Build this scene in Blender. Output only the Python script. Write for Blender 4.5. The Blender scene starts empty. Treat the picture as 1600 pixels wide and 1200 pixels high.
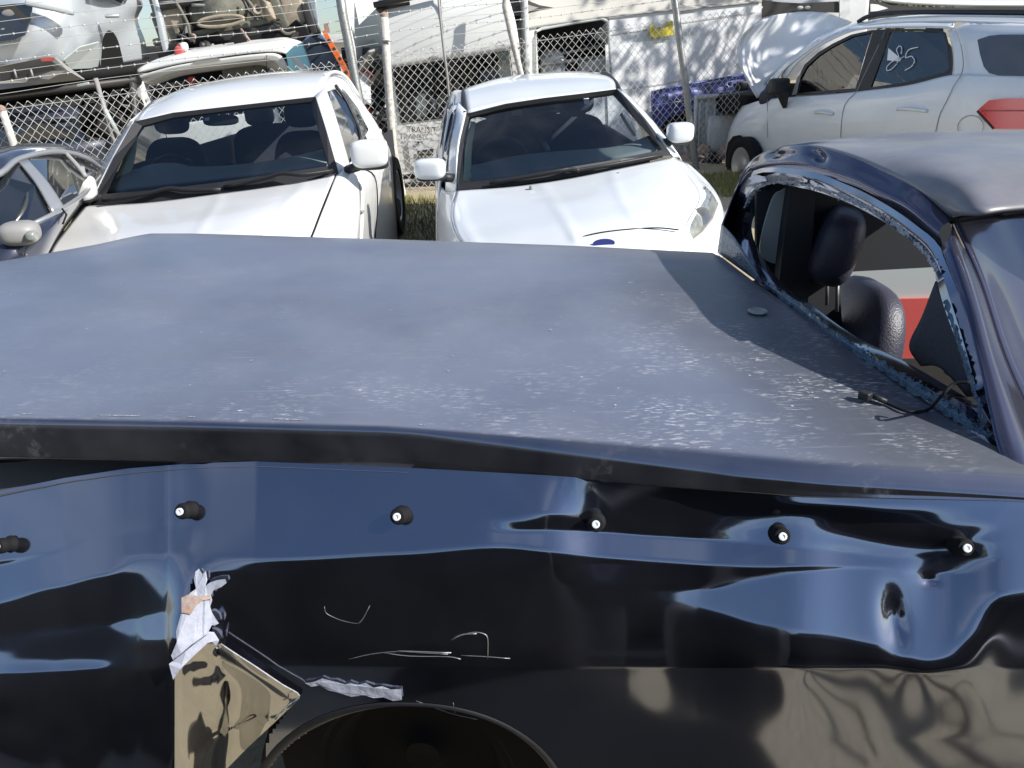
import bpy, bmesh, math, random
import numpy as np
from mathutils import Vector, Matrix, noise
random.seed(4)
S = bpy.context.scene
# ------------------------------------------------------------------ camera, world, sun, exposure
F, TH, RO, EYE = 1209.0, math.radians(23), math.radians(3), 1.75
C = Vector((0, 0, EYE))
fwd = Vector((0, math.cos(TH), -math.sin(TH)))
r0 = Vector((1, 0, 0)); u0 = r0.cross(fwd)
rt = r0*math.cos(RO) - u0*math.sin(RO); up = u0*math.cos(RO) + r0*math.sin(RO)
cd = bpy.data.cameras.new('camera'); cam = bpy.data.objects.new('camera', cd)
S.collection.objects.link(cam); S.camera = cam
cd.sensor_width = 36; cd.lens = 36*F/1600; cd.clip_start = .02; cd.clip_end = 500
m = Matrix((rt, up, -fwd)).transposed().to_4x4(); m.translation = C; cam.matrix_world = m
SUN = Vector((.76, -.34, .58)).normalized()          # direction towards the sun
w = bpy.data.worlds.new('World'); S.world = w; w.use_nodes = True
nt = w.node_tree; bg = nt.nodes['Background']
sk = nt.nodes.new('ShaderNodeTexSky'); sk.sky_type = 'NISHITA'; sk.sun_disc = False
sk.sun_elevation = math.asin(SUN.z); sk.sun_rotation = math.atan2(SUN.x, SUN.y)
sk.air_density = 1.0; sk.dust_density = .8; sk.ozone_density = 3.0
gt = nt.nodes.new('ShaderNodeTexCoord'); cn = nt.nodes.new('ShaderNodeTexNoise'); cn.inputs['Scale'].default_value = 2.2; cn.inputs['Detail'].default_value = 7; cn.inputs['Roughness'].default_value = .6
cm = nt.nodes.new('ShaderNodeMapping'); cm.inputs['Scale'].default_value = (1, 1, 3); nt.links.new(gt.outputs['Generated'], cm.inputs[0]); nt.links.new(cm.outputs[0], cn.inputs['Vector'])
cr_n = nt.nodes.new('ShaderNodeMapRange'); cr_n.interpolation_type = 'SMOOTHSTEP'; cr_n.inputs[1].default_value = .44; cr_n.inputs[2].default_value = .78; cr_n.inputs[4].default_value = .55; nt.links.new(cn.outputs[0], cr_n.inputs[0])
cmx = nt.nodes.new('ShaderNodeMix'); cmx.data_type = 'RGBA'; cmx.inputs[7].default_value = (6.2, 6.6, 7.4, 1); nt.links.new(cr_n.outputs[0], cmx.inputs[0]); nt.links.new(sk.outputs[0], cmx.inputs[6])
nt.links.new(cmx.outputs[2], bg.inputs[0]); bg.inputs[1].default_value = .105
sl = bpy.data.lights.new('sun', 'SUN'); so = bpy.data.objects.new('sun', sl); S.collection.objects.link(so)
sl.energy = 5.0; sl.angle = math.radians(.53); sl.color = (1, .965, .9)
so.rotation_euler = SUN.to_track_quat('Z', 'Y').to_euler(); so.location = (0, 0, 20)
S.view_settings.view_transform = 'Standard'; S.view_settings.look = 'None'
S.view_settings.exposure = .35; S.view_settings.gamma = 1

# ------------------------------------------------------------------ measuring helpers (a line of sight met with a real plane)
def ray(px, py): return fwd + rt*((px-800)/F) + up*((600-py)/F)
def Wy(px, py, y):
    d = ray(px, py); return C + d*(y/d.y)
def Wx(px, py, x):
    d = ray(px, py); return C + d*(x/d.x)
def Wz(px, py, z):
    d = ray(px, py); return C + d*((z-EYE)/d.z)
def Wp(px, py, P, n):
    d = ray(px, py); return C + d*((P-C).dot(n)/d.dot(n))
LN = Vector((.04, -.03, 1)).normalized(); LP = Vector((0, 1.5, 1.2))
def Lid(px, py, dz=0): return Wp(px, py, LP+Vector((0, 0, dz)), LN)

# ------------------------------------------------------------------ materials
def mat(name, col, rough=.5, metal=0, coat=0, coat_r=.03, noise_amt=0, nscale=8, col2=None, bump=0, bscale=60, spec=.5, sheen=0):
    M = bpy.data.materials.new(name); M.use_nodes = True; t = M.node_tree; b = t.nodes['Principled BSDF']
    b.inputs['Base Color'].default_value = (*col, 1); b.inputs['Roughness'].default_value = rough
    b.inputs['Metallic'].default_value = metal; b.inputs['Coat Weight'].default_value = coat
    b.inputs['Coat Roughness'].default_value = coat_r; b.inputs['Specular IOR Level'].default_value = spec
    tc = t.nodes.new('ShaderNodeTexCoord')
    if noise_amt:
        n = t.nodes.new('ShaderNodeTexNoise'); n.inputs['Scale'].default_value = nscale; n.inputs['Detail'].default_value = 8; n.inputs['Roughness'].default_value = .65
        t.links.new(tc.outputs['Object'], n.inputs['Vector'])
        r = t.nodes.new('ShaderNodeValToRGB'); r.color_ramp.elements[0].position = .5-.25/max(noise_amt, .01)*.5 if noise_amt > 1 else .3
        r.color_ramp.elements[1].position = .7
        c2 = col2 or tuple(c*(1-noise_amt) for c in col)
        r.color_ramp.elements[0].color = (*col, 1); r.color_ramp.elements[1].color = (*c2, 1)
        t.links.new(n.outputs[0], r.inputs[0]); t.links.new(r.outputs[0], b.inputs['Base Color'])
    if bump:
        n2 = t.nodes.new('ShaderNodeTexNoise'); n2.inputs['Scale'].default_value = bscale; n2.inputs['Detail'].default_value = 6
        t.links.new(tc.outputs['Object'], n2.inputs['Vector'])
        bp = t.nodes.new('ShaderNodeBump'); bp.inputs['Strength'].default_value = bump; bp.inputs['Distance'].default_value = .01
        t.links.new(n2.outputs[0], bp.inputs['Height']); t.links.new(bp.outputs[0], b.inputs['Normal'])
    return M
def glass(name, tint=(.55, .6, .62), rough=.0, extra=.0):
    M = bpy.data.materials.new(name); M.use_nodes = True; t = M.node_tree; t.nodes.clear()
    o = t.nodes.new('ShaderNodeOutputMaterial'); mx = t.nodes.new('ShaderNodeMixShader')
    tr = t.nodes.new('ShaderNodeBsdfTransparent'); tr.inputs[0].default_value = (*tint, 1)
    g = t.nodes.new('ShaderNodeBsdfGlossy'); g.inputs['Roughness'].default_value = rough
    f = t.nodes.new('ShaderNodeFresnel'); f.inputs[0].default_value = 1.5
    a = t.nodes.new('ShaderNodeMath'); a.operation = 'ADD'; a.inputs[1].default_value = extra; a.use_clamp = True
    t.links.new(f.outputs[0], a.inputs[0]); t.links.new(a.outputs[0], mx.inputs[0])
    t.links.new(tr.outputs[0], mx.inputs[1]); t.links.new(g.outputs[0], mx.inputs[2]); t.links.new(mx.outputs[0], o.inputs[0])
    return M
M = {}
M['white'] = mat('white_paint', (.80, .80, .79), .35, 0, .8, .05, noise_amt=.06, nscale=3)
M['white2'] = mat('cool_white_paint', (.76, .79, .81), .35, 0, .8, .05, noise_amt=.05, nscale=3)
M['oldwhite'] = mat('weathered_white_paint', (.78, .78, .75), .5, 0, .2, .2, noise_amt=.10, nscale=2.5)
M['silver'] = mat('silver_paint', (.62, .66, .69), .32, .35, 1, .04)
M['greysedan'] = mat('dark_blue_grey_paint', (.025, .03, .055), .3, .2, .8, .03)
M['navy'] = mat('dark_navy_paint', (.30, .32, .39), .07, 1, 0)
M['cabpaint'] = mat('cab_navy_paint', (.11, .115, .18), .13, .92)
M['black'] = mat('black_plastic', (.02, .02, .022), .5, bump=.15, bscale=200)
M['rubber'] = mat('rubber', (.009, .009, .010), .8, spec=.25)
M['interior'] = mat('dark_interior', (.022, .024, .03), .7)
M['seat'] = mat('dark_seat_cloth', (.05, .055, .075), .75, noise_amt=.3, nscale=60, bump=.3, bscale=300)
M['leather'] = mat('black_leather', (.045, .045, .07), .4, bump=.25, bscale=180)
M['dash'] = mat('grey_dashboard', (.26, .30, .29), .65)
M['palegreen'] = mat('pale_trim', (.80, .86, .58), .6)
M['palegrey'] = mat('pale_grey_trim', (.42, .45, .44), .6)
M['red'] = mat('red_panel', (.55, .09, .08), .5)
M['redlens'] = mat('red_lens', (.65, .01, .02), .15, 0, 1)
M['lens'] = mat('clear_lens', (.45, .47, .43), .12, .3, 1, .02, noise_amt=.5, nscale=18)
M['steel'] = mat('galvanised_steel', (.42, .42, .40), .45, .7, noise_amt=.4, nscale=40, bump=.2)
M['wire'] = mat('galvanised_wire', (.62, .61, .58), .5, .2)
M['whitepost'] = mat('white_painted_post', (.72, .73, .70), .55, noise_amt=.35, nscale=25, col2=(.4, .33, .26))
M['rust'] = mat('rusty_steel', (.30, .14, .07), .8, noise_amt=.9, nscale=45, col2=(.42, .38, .36), bump=.4)
M['under'] = mat('olive_underbody', (.22, .21, .16), .75, noise_amt=.5, nscale=6, col2=(.10, .10, .08), bump=.4, bscale=25)
M['tan'] = mat('tan_metal', (.46, .38, .28), .7, noise_amt=.4, nscale=12, bump=.3)
M['wood'] = mat('weathered_timber', (.42, .31, .2), .8, noise_amt=.4, nscale=14, bump=.3)
M['darkwood'] = mat('dark_timber', (.16, .10, .06), .85, noise_amt=.4, nscale=14)
M['orange'] = mat('orange_paint', (.75, .16, .03), .5)
M['yellow'] = mat('yellow_plastic', (.75, .62, .02), .5, noise_amt=.5, nscale=25)
M['blue'] = mat('blue_paint', (.06, .08, .32), .4, .1, .5, .1, noise_amt=.15, nscale=3)
M['cyan'] = mat('cyan_film', (.42, .85, .9), .4)
M['darkglass'] = mat('dark_tinted_glass', (.012, .016, .022), .04, 0, 1, .02, spec=.9)
M['blueglass'] = mat('blue_tinted_glass', (.05, .08, .13), .08, 0, 1, .02, spec=.9)
M['cream'] = mat('cream_panel', (.62, .60, .55), .5, noise_amt=.15, nscale=2)
M['wall'] = mat('painted_van_wall', (.68, .69, .71), .5, noise_amt=.18, nscale=2.5)
M['board'] = mat('white_board', (.80, .81, .82), .55, noise_amt=.08, nscale=3)
M['greypanel'] = mat('grey_ribbed_panel', (.60, .61, .62), .55, 0, noise_amt=.2, nscale=14)
M['charcoal'] = mat('charcoal_print', (.045, .042, .04), .5)
M['greyprint'] = mat('grey_print', (.30, .29, .28), .5)
M['chalk'] = mat('white_marker', (.85, .86, .88), .8)
M['filler'] = mat('torn_white_plastic', (.44, .46, .54), .6, noise_amt=.2, nscale=60, bump=.3)
M['clips'] = mat('shattered_glass_edge', (.10, .19, .28), .35, .1, .4, noise_amt=1.0, nscale=45, col2=(.02, .04, .08), bump=1, bscale=160)
M['sealant'] = mat('pale_torn_sealant', (.50, .51, .55), .8, noise_amt=.5, nscale=60, bump=.5)
M['mirrorglass'] = mat('mirror_glass', (.5, .52, .55), .03, 1)
M['alloy'] = mat('alloy_wheel', (.55, .55, .54), .35, .7)
M['glass'] = glass('windscreen_glass', (.74, .80, .84), extra=.07)
M['sideglass'] = glass('side_glass', (.45, .52, .56), extra=.10)
M['vanglass'] = glass('van_glass', (.45, .48, .50), extra=.03)
def lid_mat():
    X = mat('dusty_navy_lid', (.03, .036, .07), .36, 0, .2, .22, spec=.2)
    t = X.node_tree; b = t.nodes['Principled BSDF']; tc = t.nodes['Texture Coordinate']
    def nz(scale, det=8, vec=None, ro=.6):
        n = t.nodes.new('ShaderNodeTexNoise'); n.inputs['Scale'].default_value = scale; n.inputs['Detail'].default_value = det; n.inputs['Roughness'].default_value = ro
        t.links.new(vec or tc.outputs['Object'], n.inputs['Vector']); return n.outputs[0]
    def ramp(src, a, c):
        r = t.nodes.new('ShaderNodeMapRange'); r.inputs[1].default_value = a; r.inputs[2].default_value = c; t.links.new(src, r.inputs[0]); return r.outputs[0]
    def mul(a, c):
        q = t.nodes.new('ShaderNodeMath'); q.operation = 'MULTIPLY'
        t.links.new(a, q.inputs[0])
        if isinstance(c, float): q.inputs[1].default_value = c
        else: t.links.new(c, q.inputs[1])
        return q.outputs[0]
    def add(a, c):
        q = t.nodes.new('ShaderNodeMath'); q.operation = 'ADD'; q.use_clamp = True; t.links.new(a, q.inputs[0]); t.links.new(c, q.inputs[1]); return q.outputs[0]
    # dust lies as small white flakes in patches; patch weight grows near the cab corner (mesh attribute 'dust')
    at = t.nodes.new('ShaderNodeAttribute'); at.attribute_name = 'dust'
    film = mul(ramp(nz(3.0), .3, .8), .16)
    mp = t.nodes.new('ShaderNodeMapping'); mp.inputs['Rotation'].default_value = (0, 0, .5); mp.inputs['Scale'].default_value = (1, 3.5, 1)
    t.links.new(tc.outputs['Object'], mp.inputs[0])
    fl = mul(mul(ramp(nz(55, 4, mp.outputs[0]), .53, .68), ramp(nz(9, 5), .42, .62)), at.outputs['Fac'])
    vo = t.nodes.new('ShaderNodeTexVoronoi'); vo.inputs['Scale'].default_value = 22; t.links.new(tc.outputs['Object'], vo.inputs['Vector'])
    sp = t.nodes.new('ShaderNodeMath'); sp.operation = 'LESS_THAN'; sp.inputs[1].default_value = .055; t.links.new(vo.outputs['Distance'], sp.inputs[0])
    spk = mul(mul(sp.outputs[0], ramp(nz(4), .52, .6)), .8)
    mp2 = t.nodes.new('ShaderNodeMapping'); mp2.inputs['Rotation'].default_value = (0, 0, -.9); mp2.inputs['Scale'].default_value = (1, 26, 1); t.links.new(tc.outputs['Object'], mp2.inputs[0])
    scr = mul(ramp(nz(5, 2, mp2.outputs[0]), .66, .74), .16)
    geo = t.nodes.new('ShaderNodeNewGeometry'); sx = t.nodes.new('ShaderNodeSeparateXYZ'); t.links.new(geo.outputs['Normal'], sx.inputs[0])
    upw = t.nodes.new('ShaderNodeMapRange'); upw.interpolation_type = 'SMOOTHSTEP'; upw.inputs[1].default_value = .72; upw.inputs[2].default_value = .985; t.links.new(sx.outputs[2], upw.inputs[0])
    tot = add(add(film, fl), add(spk, scr))
    smd = add(mul(mul(ramp(nz(45, 9, None, .7), .50, .66), ramp(nz(4.5, 3), .54, .70)), .5), mul(ramp(nz(7), .2, .8), .16))
    mx = t.nodes.new('ShaderNodeMix'); mx.data_type = 'RGBA'; mx.inputs[6].default_value = (.115, .13, .19, 1)
    a2 = t.nodes.new('ShaderNodeAttribute'); a2.attribute_name = 'film'; mb = t.nodes.new('ShaderNodeMix'); mb.data_type = 'RGBA'  # this attribute paints a dark mirrored tree into the base colour
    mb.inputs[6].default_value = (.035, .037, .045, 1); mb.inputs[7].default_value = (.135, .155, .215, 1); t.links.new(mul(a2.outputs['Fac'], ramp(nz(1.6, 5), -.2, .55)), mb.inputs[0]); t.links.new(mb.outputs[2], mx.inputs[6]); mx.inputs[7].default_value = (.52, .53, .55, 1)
    t.links.new(tot, mx.inputs[0]); t.links.new(mx.outputs[2], b.inputs['Base Color'])
    rr = t.nodes.new('ShaderNodeMapRange'); rr.inputs[3].default_value = .3; rr.inputs[4].default_value = .65; t.links.new(tot, rr.inputs[0]); 
    pm = t.nodes.new('ShaderNodeBsdfPrincipled'); pm.inputs['Base Color'].default_value = (.22, .235, .30, 1); pm.inputs['Metallic'].default_value = 1; pm.inputs['Roughness'].default_value = .16
    df = t.nodes.new('ShaderNodeBsdfDiffuse'); df.inputs[0].default_value = (.26, .26, .28, 1)
    m1 = t.nodes.new('ShaderNodeMixShader'); t.links.new(smd, m1.inputs[0]); t.links.new(pm.outputs[0], m1.inputs[1]); t.links.new(df.outputs[0], m1.inputs[2])
    m2 = t.nodes.new('ShaderNodeMixShader'); t.links.new(upw.outputs[0], m2.inputs[0]); t.links.new(m1.outputs[0], m2.inputs[1]); t.links.new(b.outputs[0], m2.inputs[2])
    t.links.new(m2.outputs[0], t.nodes['Material Output'].inputs[0]); t.links.new(rr.outputs[0], b.inputs['Roughness'])
    return X
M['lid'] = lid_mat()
def dusty_paint(X, amt, lo, hi, dcol, scale=5):
    t = X.node_tree; b = t.nodes['Principled BSDF']; tc = t.nodes['Texture Coordinate']
    n = t.nodes.new('ShaderNodeTexNoise'); n.inputs['Scale'].default_value = scale; n.inputs['Detail'].default_value = 9; n.inputs['Roughness'].default_value = .7; t.links.new(tc.outputs['Object'], n.inputs['Vector'])
    r = t.nodes.new('ShaderNodeMapRange'); r.inputs[1].default_value = .3; r.inputs[2].default_value = .75; r.inputs[3].default_value = lo; r.inputs[4].default_value = hi; t.links.new(n.outputs[0], r.inputs[0])
    f = t.nodes.new('ShaderNodeTexNoise'); f.inputs['Scale'].default_value = 900; t.links.new(tc.outputs['Object'], f.inputs['Vector'])
    q = t.nodes.new('ShaderNodeMath'); q.operation = 'MULTIPLY_ADD'; q.inputs[1].default_value = .05; t.links.new(f.outputs[0], q.inputs[0]); t.links.new(r.outputs[0], q.inputs[2])
    d = t.nodes.new('ShaderNodeBsdfDiffuse'); d.inputs[0].default_value = (*dcol, 1); m_ = t.nodes.new('ShaderNodeMixShader')
    t.links.new(q.outputs[0], m_.inputs[0]); t.links.new(b.outputs[0], m_.inputs[1]); t.links.new(d.outputs[0], m_.inputs[2]); t.links.new(m_.outputs[0], t.nodes['Material Output'].inputs[0])
    rr = t.nodes.new('ShaderNodeMapRange'); rr.inputs[3].default_value = .045; rr.inputs[4].default_value = .14; t.links.new(n.outputs[0], rr.inputs[0]); t.links.new(rr.outputs[0], b.inputs['Roughness'])
dusty_paint(M['navy'], 1, .02, .12, (.07, .072, .09))
dusty_paint(M['cabpaint'], 1, .1, .3, (.10, .10, .13))

# ------------------------------------------------------------------ mesh helpers
def link(name, verts, faces, material, parent=None, smooth=True, bevel=0):
    me = bpy.data.meshes.new(name); me.from_pydata([tuple(v) for v in verts], [], faces); me.validate(); me.update()
    bm = bmesh.new(); bm.from_mesh(me)
    if bevel: bmesh.ops.bevel(bm, geom=bm.edges[:], offset=bevel, segments=2, affect='EDGES', profile=.5)
    bmesh.ops.recalc_face_normals(bm, faces=bm.faces[:])
    if any(e.is_boundary for e in bm.edges):      # open sheets: outside faces the yard path
        q = sum(f.normal.dot((C-f.calc_center_median()).normalized())*f.calc_area() for f in bm.faces)
        if q < 0: bmesh.ops.reverse_faces(bm, faces=bm.faces[:])
    bm.to_mesh(me); bm.free()
    if smooth: me.polygons.foreach_set('use_smooth', [True]*len(me.polygons))
    me.materials.append(material)
    o = bpy.data.objects.new(name, me); S.collection.objects.link(o)
    if parent is not None:
        o.parent = parent; o.matrix_parent_inverse = Matrix.Translation(-parent_loc(parent))
    return o
def parent_loc(p): return world_base.get(p.name, Vector((0, 0, 0)))
world_base = {}
def thing(name, label, cat, loc, group=None):
    o = bpy.data.objects.new(name, None); S.collection.objects.link(o); o.location = loc; o.empty_display_size = .1
    o['label'] = label; o['category'] = cat
    if group: o['group'] = group
    world_base[o.name] = Vector(loc)
    return o
def tag(o, label, cat, group=None):
    o['label'] = label; o['category'] = cat
    if group: o['group'] = group
    return o
def sharp(o, deg=40):
    me = o.data; me.set_sharp_from_angle(angle=math.radians(deg)); return o
def cr(p0, p1, p2, p3, t):
    return .5*((2*p1) + (p2-p0)*t + (2*p0-5*p1+4*p2-p3)*t*t + (3*p1-p0-3*p2+p3)*t*t*t)
def spline(pts, n, closed=False):
    out = []; N = len(pts)
    if closed:
        for i in range(N):
            for k in range(n): out.append(cr(pts[(i-1) % N], pts[i], pts[(i+1) % N], pts[(i+2) % N], k/n))
        return out
    for i in range(N-1):
        a = pts[i-1] if i else pts[0]*2-pts[1]; b = pts[i+2] if i+2 < N else pts[-1]*2-pts[-2]
        for k in range(n): out.append(cr(a, pts[i], pts[i+1], b, k/n))
    out.append(pts[-1]); return out
def V3(p): return Wy(*p) if isinstance(p, tuple) else p
def patch(name, rows, material, parent, nu=6, nv=6, thick=.004, back=Vector((0, 1, 0)), smooth=True):
    R = [spline([V3(p) for p in r], nu) for r in rows]
    cols = [spline([R[i][j] for i in range(len(R))], nv) for j in range(len(R[0]))]
    w_, h_ = len(cols), len(cols[0]); vs = [v for c in cols for v in c]
    fs = [(i*h_+j, i*h_+j+1, (i+1)*h_+j+1, (i+1)*h_+j) for i in range(w_-1) for j in range(h_-1)]
    o = link(name, vs, fs, material, parent, smooth)
    if thick:
        md = o.modifiers.new('thickness', 'SOLIDIFY'); md.thickness = thick; md.offset = 0
    return o
def to_px(p):
    v = p-C; z = v.dot(fwd); return 800+F*v.dot(rt)/z, 600-F*v.dot(up)/z
def emboss(o, lines, wpx, hgt):   # pressed crease lines in sheet metal
    for v in o.data.vertices:
        x, y = to_px(v.co); t = 0
        for ln in lines:
            d = 1e9
            for (x1, y1), (x2, y2) in zip(ln, ln[1:]):
                L2 = (x2-x1)**2+(y2-y1)**2; u = min(max(((x-x1)*(x2-x1)+(y-y1)*(y2-y1))/L2, 0), 1)
                d = min(d, math.hypot(x-x1-u*(x2-x1), y-y1-u*(y2-y1)))
            t += math.exp(-(d/wpx)**2)
        v.co += (C-v.co).normalized()*hgt*t
def slab(name, pts, material, parent, thick=.01, nrm=None, smooth_n=0, bevel=0, smooth=False):
    P = [V3(p) for p in pts]
    if smooth_n: P = spline(P, smooth_n, True)
    if nrm is None:
        nrm = Vector((0, 0, 0))
        for i in range(len(P)): nrm += P[i].cross(P[(i+1) % len(P)])
        nrm.normalize()
        if nrm.dot(C-P[0]) < 0: nrm = -nrm
    nrm = nrm.normalized(); n = len(P)
    vs = P + [p-nrm*thick for p in P]
    fs = [tuple(range(n)), tuple(range(2*n-1, n-1, -1))] + [(i, (i+1) % n, n+(i+1) % n, n+i) for i in range(n)]
    return link(name, vs, fs, material, parent, smooth, bevel)
def tubeVF(pts, r, n=6, off=0):
    vs, fs = [], []; N = len(pts)
    for i, p in enumerate(pts):
        d = (pts[min(i+1, N-1)] - pts[max(i-1, 0)]).normalized()
        a = d.cross(Vector((0, 0, 1)) if abs(d.z) < .9 else Vector((1, 0, 0))).normalized(); b = d.cross(a)
        rr = r[i] if isinstance(r, (list, tuple)) else r
        for k in range(n):
            t = 2*math.pi*k/n; vs.append(p + a*rr*math.cos(t) + b*rr*math.sin(t))
    for i in range(N-1):
        for k in range(n):
            fs.append((off+i*n+k, off+i*n+(k+1) % n, off+(i+1)*n+(k+1) % n, off+(i+1)*n+k))
    fs.append(tuple(off+k for k in range(n-1, -1, -1))); fs.append(tuple(off+(N-1)*n+k for k in range(n)))
    return vs, fs
def tube(name, pts, r, material, parent=None, n=8, sm=0):
    P = [V3(p) for p in pts]
    if sm: P = spline(P, sm)
    if isinstance(r, (list, tuple)) and len(r) != len(P): r = r[0]
    v, f = tubeVF(P, r, n); return link(name, v, f, material, parent)
def rbox(name, c, size, material, parent=None, rot=(0, 0, 0), bevel=.02, seg=3, sub=0):
    bm = bmesh.new(); bmesh.ops.create_cube(bm, size=1); bmesh.ops.scale(bm, vec=size, verts=bm.verts)
    if bevel: bmesh.ops.bevel(bm, geom=bm.edges[:], offset=min(bevel, min(size)*.49), segments=seg, affect='EDGES', profile=.5)
    from mathutils import Euler
    bmesh.ops.rotate(bm, matrix=Euler(rot).to_matrix(), verts=bm.verts); bmesh.ops.translate(bm, vec=c, verts=bm.verts)
    vs = [v.co.copy() for v in bm.verts]; bm.verts.index_update(); fs = [tuple(v.index for v in f.verts) for f in bm.faces]; bm.free()
    return sharp(link(name, vs, fs, material, parent), 50)
def lathe(name, c, axis, prof, material, parent=None, n=24):
    axis = axis.normalized(); a = axis.cross(Vector((0, 0, 1)) if abs(axis.z) < .9 else Vector((1, 0, 0))).normalized(); b = axis.cross(a)
    vs, fs = [], []
    for (r, h) in prof:
        for k in range(n):
            t = 2*math.pi*k/n; vs.append(c + axis*h + (a*math.cos(t)+b*math.sin(t))*max(r, 1e-4))
    for i in range(len(prof)-1):
        for k in range(n): fs.append((i*n+k, i*n+(k+1) % n, (i+1)*n+(k+1) % n, (i+1)*n+k))
    return sharp(link(name, vs, fs, material, parent), 45)
def wheel(name, c, axis, R, width, parent, rim_mat=None):
    t = lathe(name, c, axis, [(R*.62, -width/2), (R*.93, -width/2), (R, -width*.35), (R, width*.35), (R*.93, width/2), (R*.68, width/2), (R*.62, width*.4), (R*.62, -width/2)], M['rubber'], parent, 40)
    rm = lathe('rim', c, axis, [(.001, width*.25), (R*.12, width*.27), (R*.2, width*.18), (R*.5, width*.22), (R*.6, width*.44), (R*.655, width*.44), (R*.64, -width*.3), (.001, -width*.3)], rim_mat or M['alloy'], t, 40)
    return t

# ------------------------------------------------------------------ SETTING: ground
def gz(x, y):
    s = min(max((y-4.8)/3.0, 0), 1); s = s*s*(3-2*s)
    z = s*.30
    if y > 11: z += 0
    return z + .02*noise.noise(Vector((x*.7, y*.7, 0)))*(1 if y > -5 else .3)
def axis_pts(lo, hi, a, b, fine, coarse):
    p = []; v = lo
    while v < hi:
        p.append(v); v += fine if a <= v < b else coarse
    p.append(hi); return p
xs = axis_pts(-160, 160, -6, 6, .16, 5); ys = axis_pts(-120, 260, -3, 12, .16, 5)
vs = [(x, y, gz(x, y)) for y in ys for x in xs]; n = len(xs)
fs = [(j*n+i, j*n+i+1, (j+1)*n+i+1, (j+1)*n+i) for j in range(len(ys)-1) for i in range(n-1)]
Mg = mat('dry_gravel_dirt', (.47, .40, .27), .95, noise_amt=.5, nscale=3, col2=(.33, .28, .19), bump=.7, bscale=40)
g = link('ground', vs, fs, Mg); g['kind'] = 'structure'
Mgr = mat('grass_blades', (.17, .20, .05), .8, noise_amt=.5, nscale=6, col2=(.34, .29, .12))
def grass(name, boxes, n, h=.07):
    vs, fs = [], []
    for k in range(n):
        x0, x1, y0, y1 = boxes[k % len(boxes)]
        x = random.uniform(x0, x1); y = random.uniform(y0, y1); z = gz(x, y); a = random.uniform(0, 6.28); hh = h*random.uniform(.4, 1.3)
        d = Vector((math.cos(a), math.sin(a), 0))*.006; l = Vector((random.uniform(-.03, .03), random.uniform(-.03, .03), hh))
        i = len(vs); p = Vector((x, y, z)); vs += [p-d, p+d, p+l]; fs.append((i, i+1, i+2))
    o = link(name, vs, fs, Mgr, None, False); o['kind'] = 'stuff'; o['label'] = 'green and straw coloured grass growing along the foot of the fence'; return o
grass('grass', [(-1.6, .4, 6.3, 8.9), (1.6, 3.4, 8.0, 9.6), (-5, -1, 7.6, 9)], 16000)

# ------------------------------------------------------------------ THE DAMAGED NAVY UTE
ute = thing('damaged_ute', 'crumpled dark navy utility truck with hard tray cover and smashed out rear window', 'pickup truck', (0, 1.6, 0))
# tray lid: top sheet + rolled near edge marched down the lines of sight
farp = [(-420, 470), (-150, 425), (0, 403), (150, 377), (200, 366), (232, 360), (300, 360), (640, 370), (900, 379), (1120, 390), (1135, 402), (1189, 442), (1262, 490), (1330, 538), (1430, 607), (1500, 655), (1545, 688), (1640, 760)]
nearp = [(-420, 640), (0, 655), (300, 660), (600, 668), (860, 686), (1100, 703), (1300, 722), (1500, 735), (1600, 742), (1700, 748)]
def lerp_poly(P, x):
    if x <= P[0][0]: return P[0][1]
    for a, b in zip(P, P[1:]):
        if x <= b[0]: return a[1] + (b[1]-a[1])*(x-a[0])/(b[0]-a[0])
    return P[-1][1]
und = [(-420, 712), (0, 718), (430, 728), (860, 748), (1250, 777), (1600, 784), (1700, 787)]
OUT = Vector((-.15, -1, 0)).normalized()
def march(P, px, py0, py1, n, phi0, phi1, out=OUT):
    pts = []
    for k in range(1, n+1):
        py = py0 + (py1-py0)*k/n; ph = math.radians(phi0 + (phi1-phi0)*k/n)
        nn = out*math.cos(ph) + Vector((0, 0, 1))*math.sin(ph)
        P = Wp(px, py, P, nn); pts.append(P)
    return pts
cols = []; pxs = np.linspace(-420, 1640, 130)
for px in pxs:
    f = lerp_poly(farp, px); ny = lerp_poly(nearp, px)-8; uy = max(lerp_poly(und, px), ny+14)
    if f > ny-6: f = ny-6
    col = []
    for k in range(31):
        t = k/30; col.append(Lid(px, f + (ny-f)*t))
    # droop of the skin towards the far edge
    edge = col[0]-Vector((0, 0, .02))
    col[0] = col[0]*.5+edge*.5
    P = col[-1]
    b = min(max((px-650)/500, 0), 1)           # the fold is rounder and brighter towards the cab
    y1 = ny+8+b*6; y2 = ny+16+b*27
    uy = max(uy, y2+8)
    P2 = march(P, px, ny, y1, 4, 90, 52+b*0); col += P2
    P2 = march(P2[-1], px, y1, y2, 4, 50, 18+20*b); col += P2
    P2 = march(P2[-1], px, y2, y2+(uy-y2)*.55, 4, 10, 8-4*b); col += P2
    P2 = march(P2[-1], px, y2+(uy-y2)*.55, uy, 4, 8+24*max(0, (px-1180)/420), 4+24*max(0, min(1, (px-1180)/300))); col += P2
    q = col[-1]; col.append(q + Vector((.0, .02, .004))); col.append(q + Vector((0, .06, .02)))
    cols.append(col)
h = len(cols[0]); vs = [v for c in cols for v in c]
fs = [(i*h+j, i*h+j+1, (i+1)*h+j+1, (i+1)*h+j) for i in range(len(cols)-1) for j in range(h-1)]
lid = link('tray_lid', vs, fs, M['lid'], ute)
att = lid.data.attributes.new('dust', 'FLOAT', 'POINT')
dv = []
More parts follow.
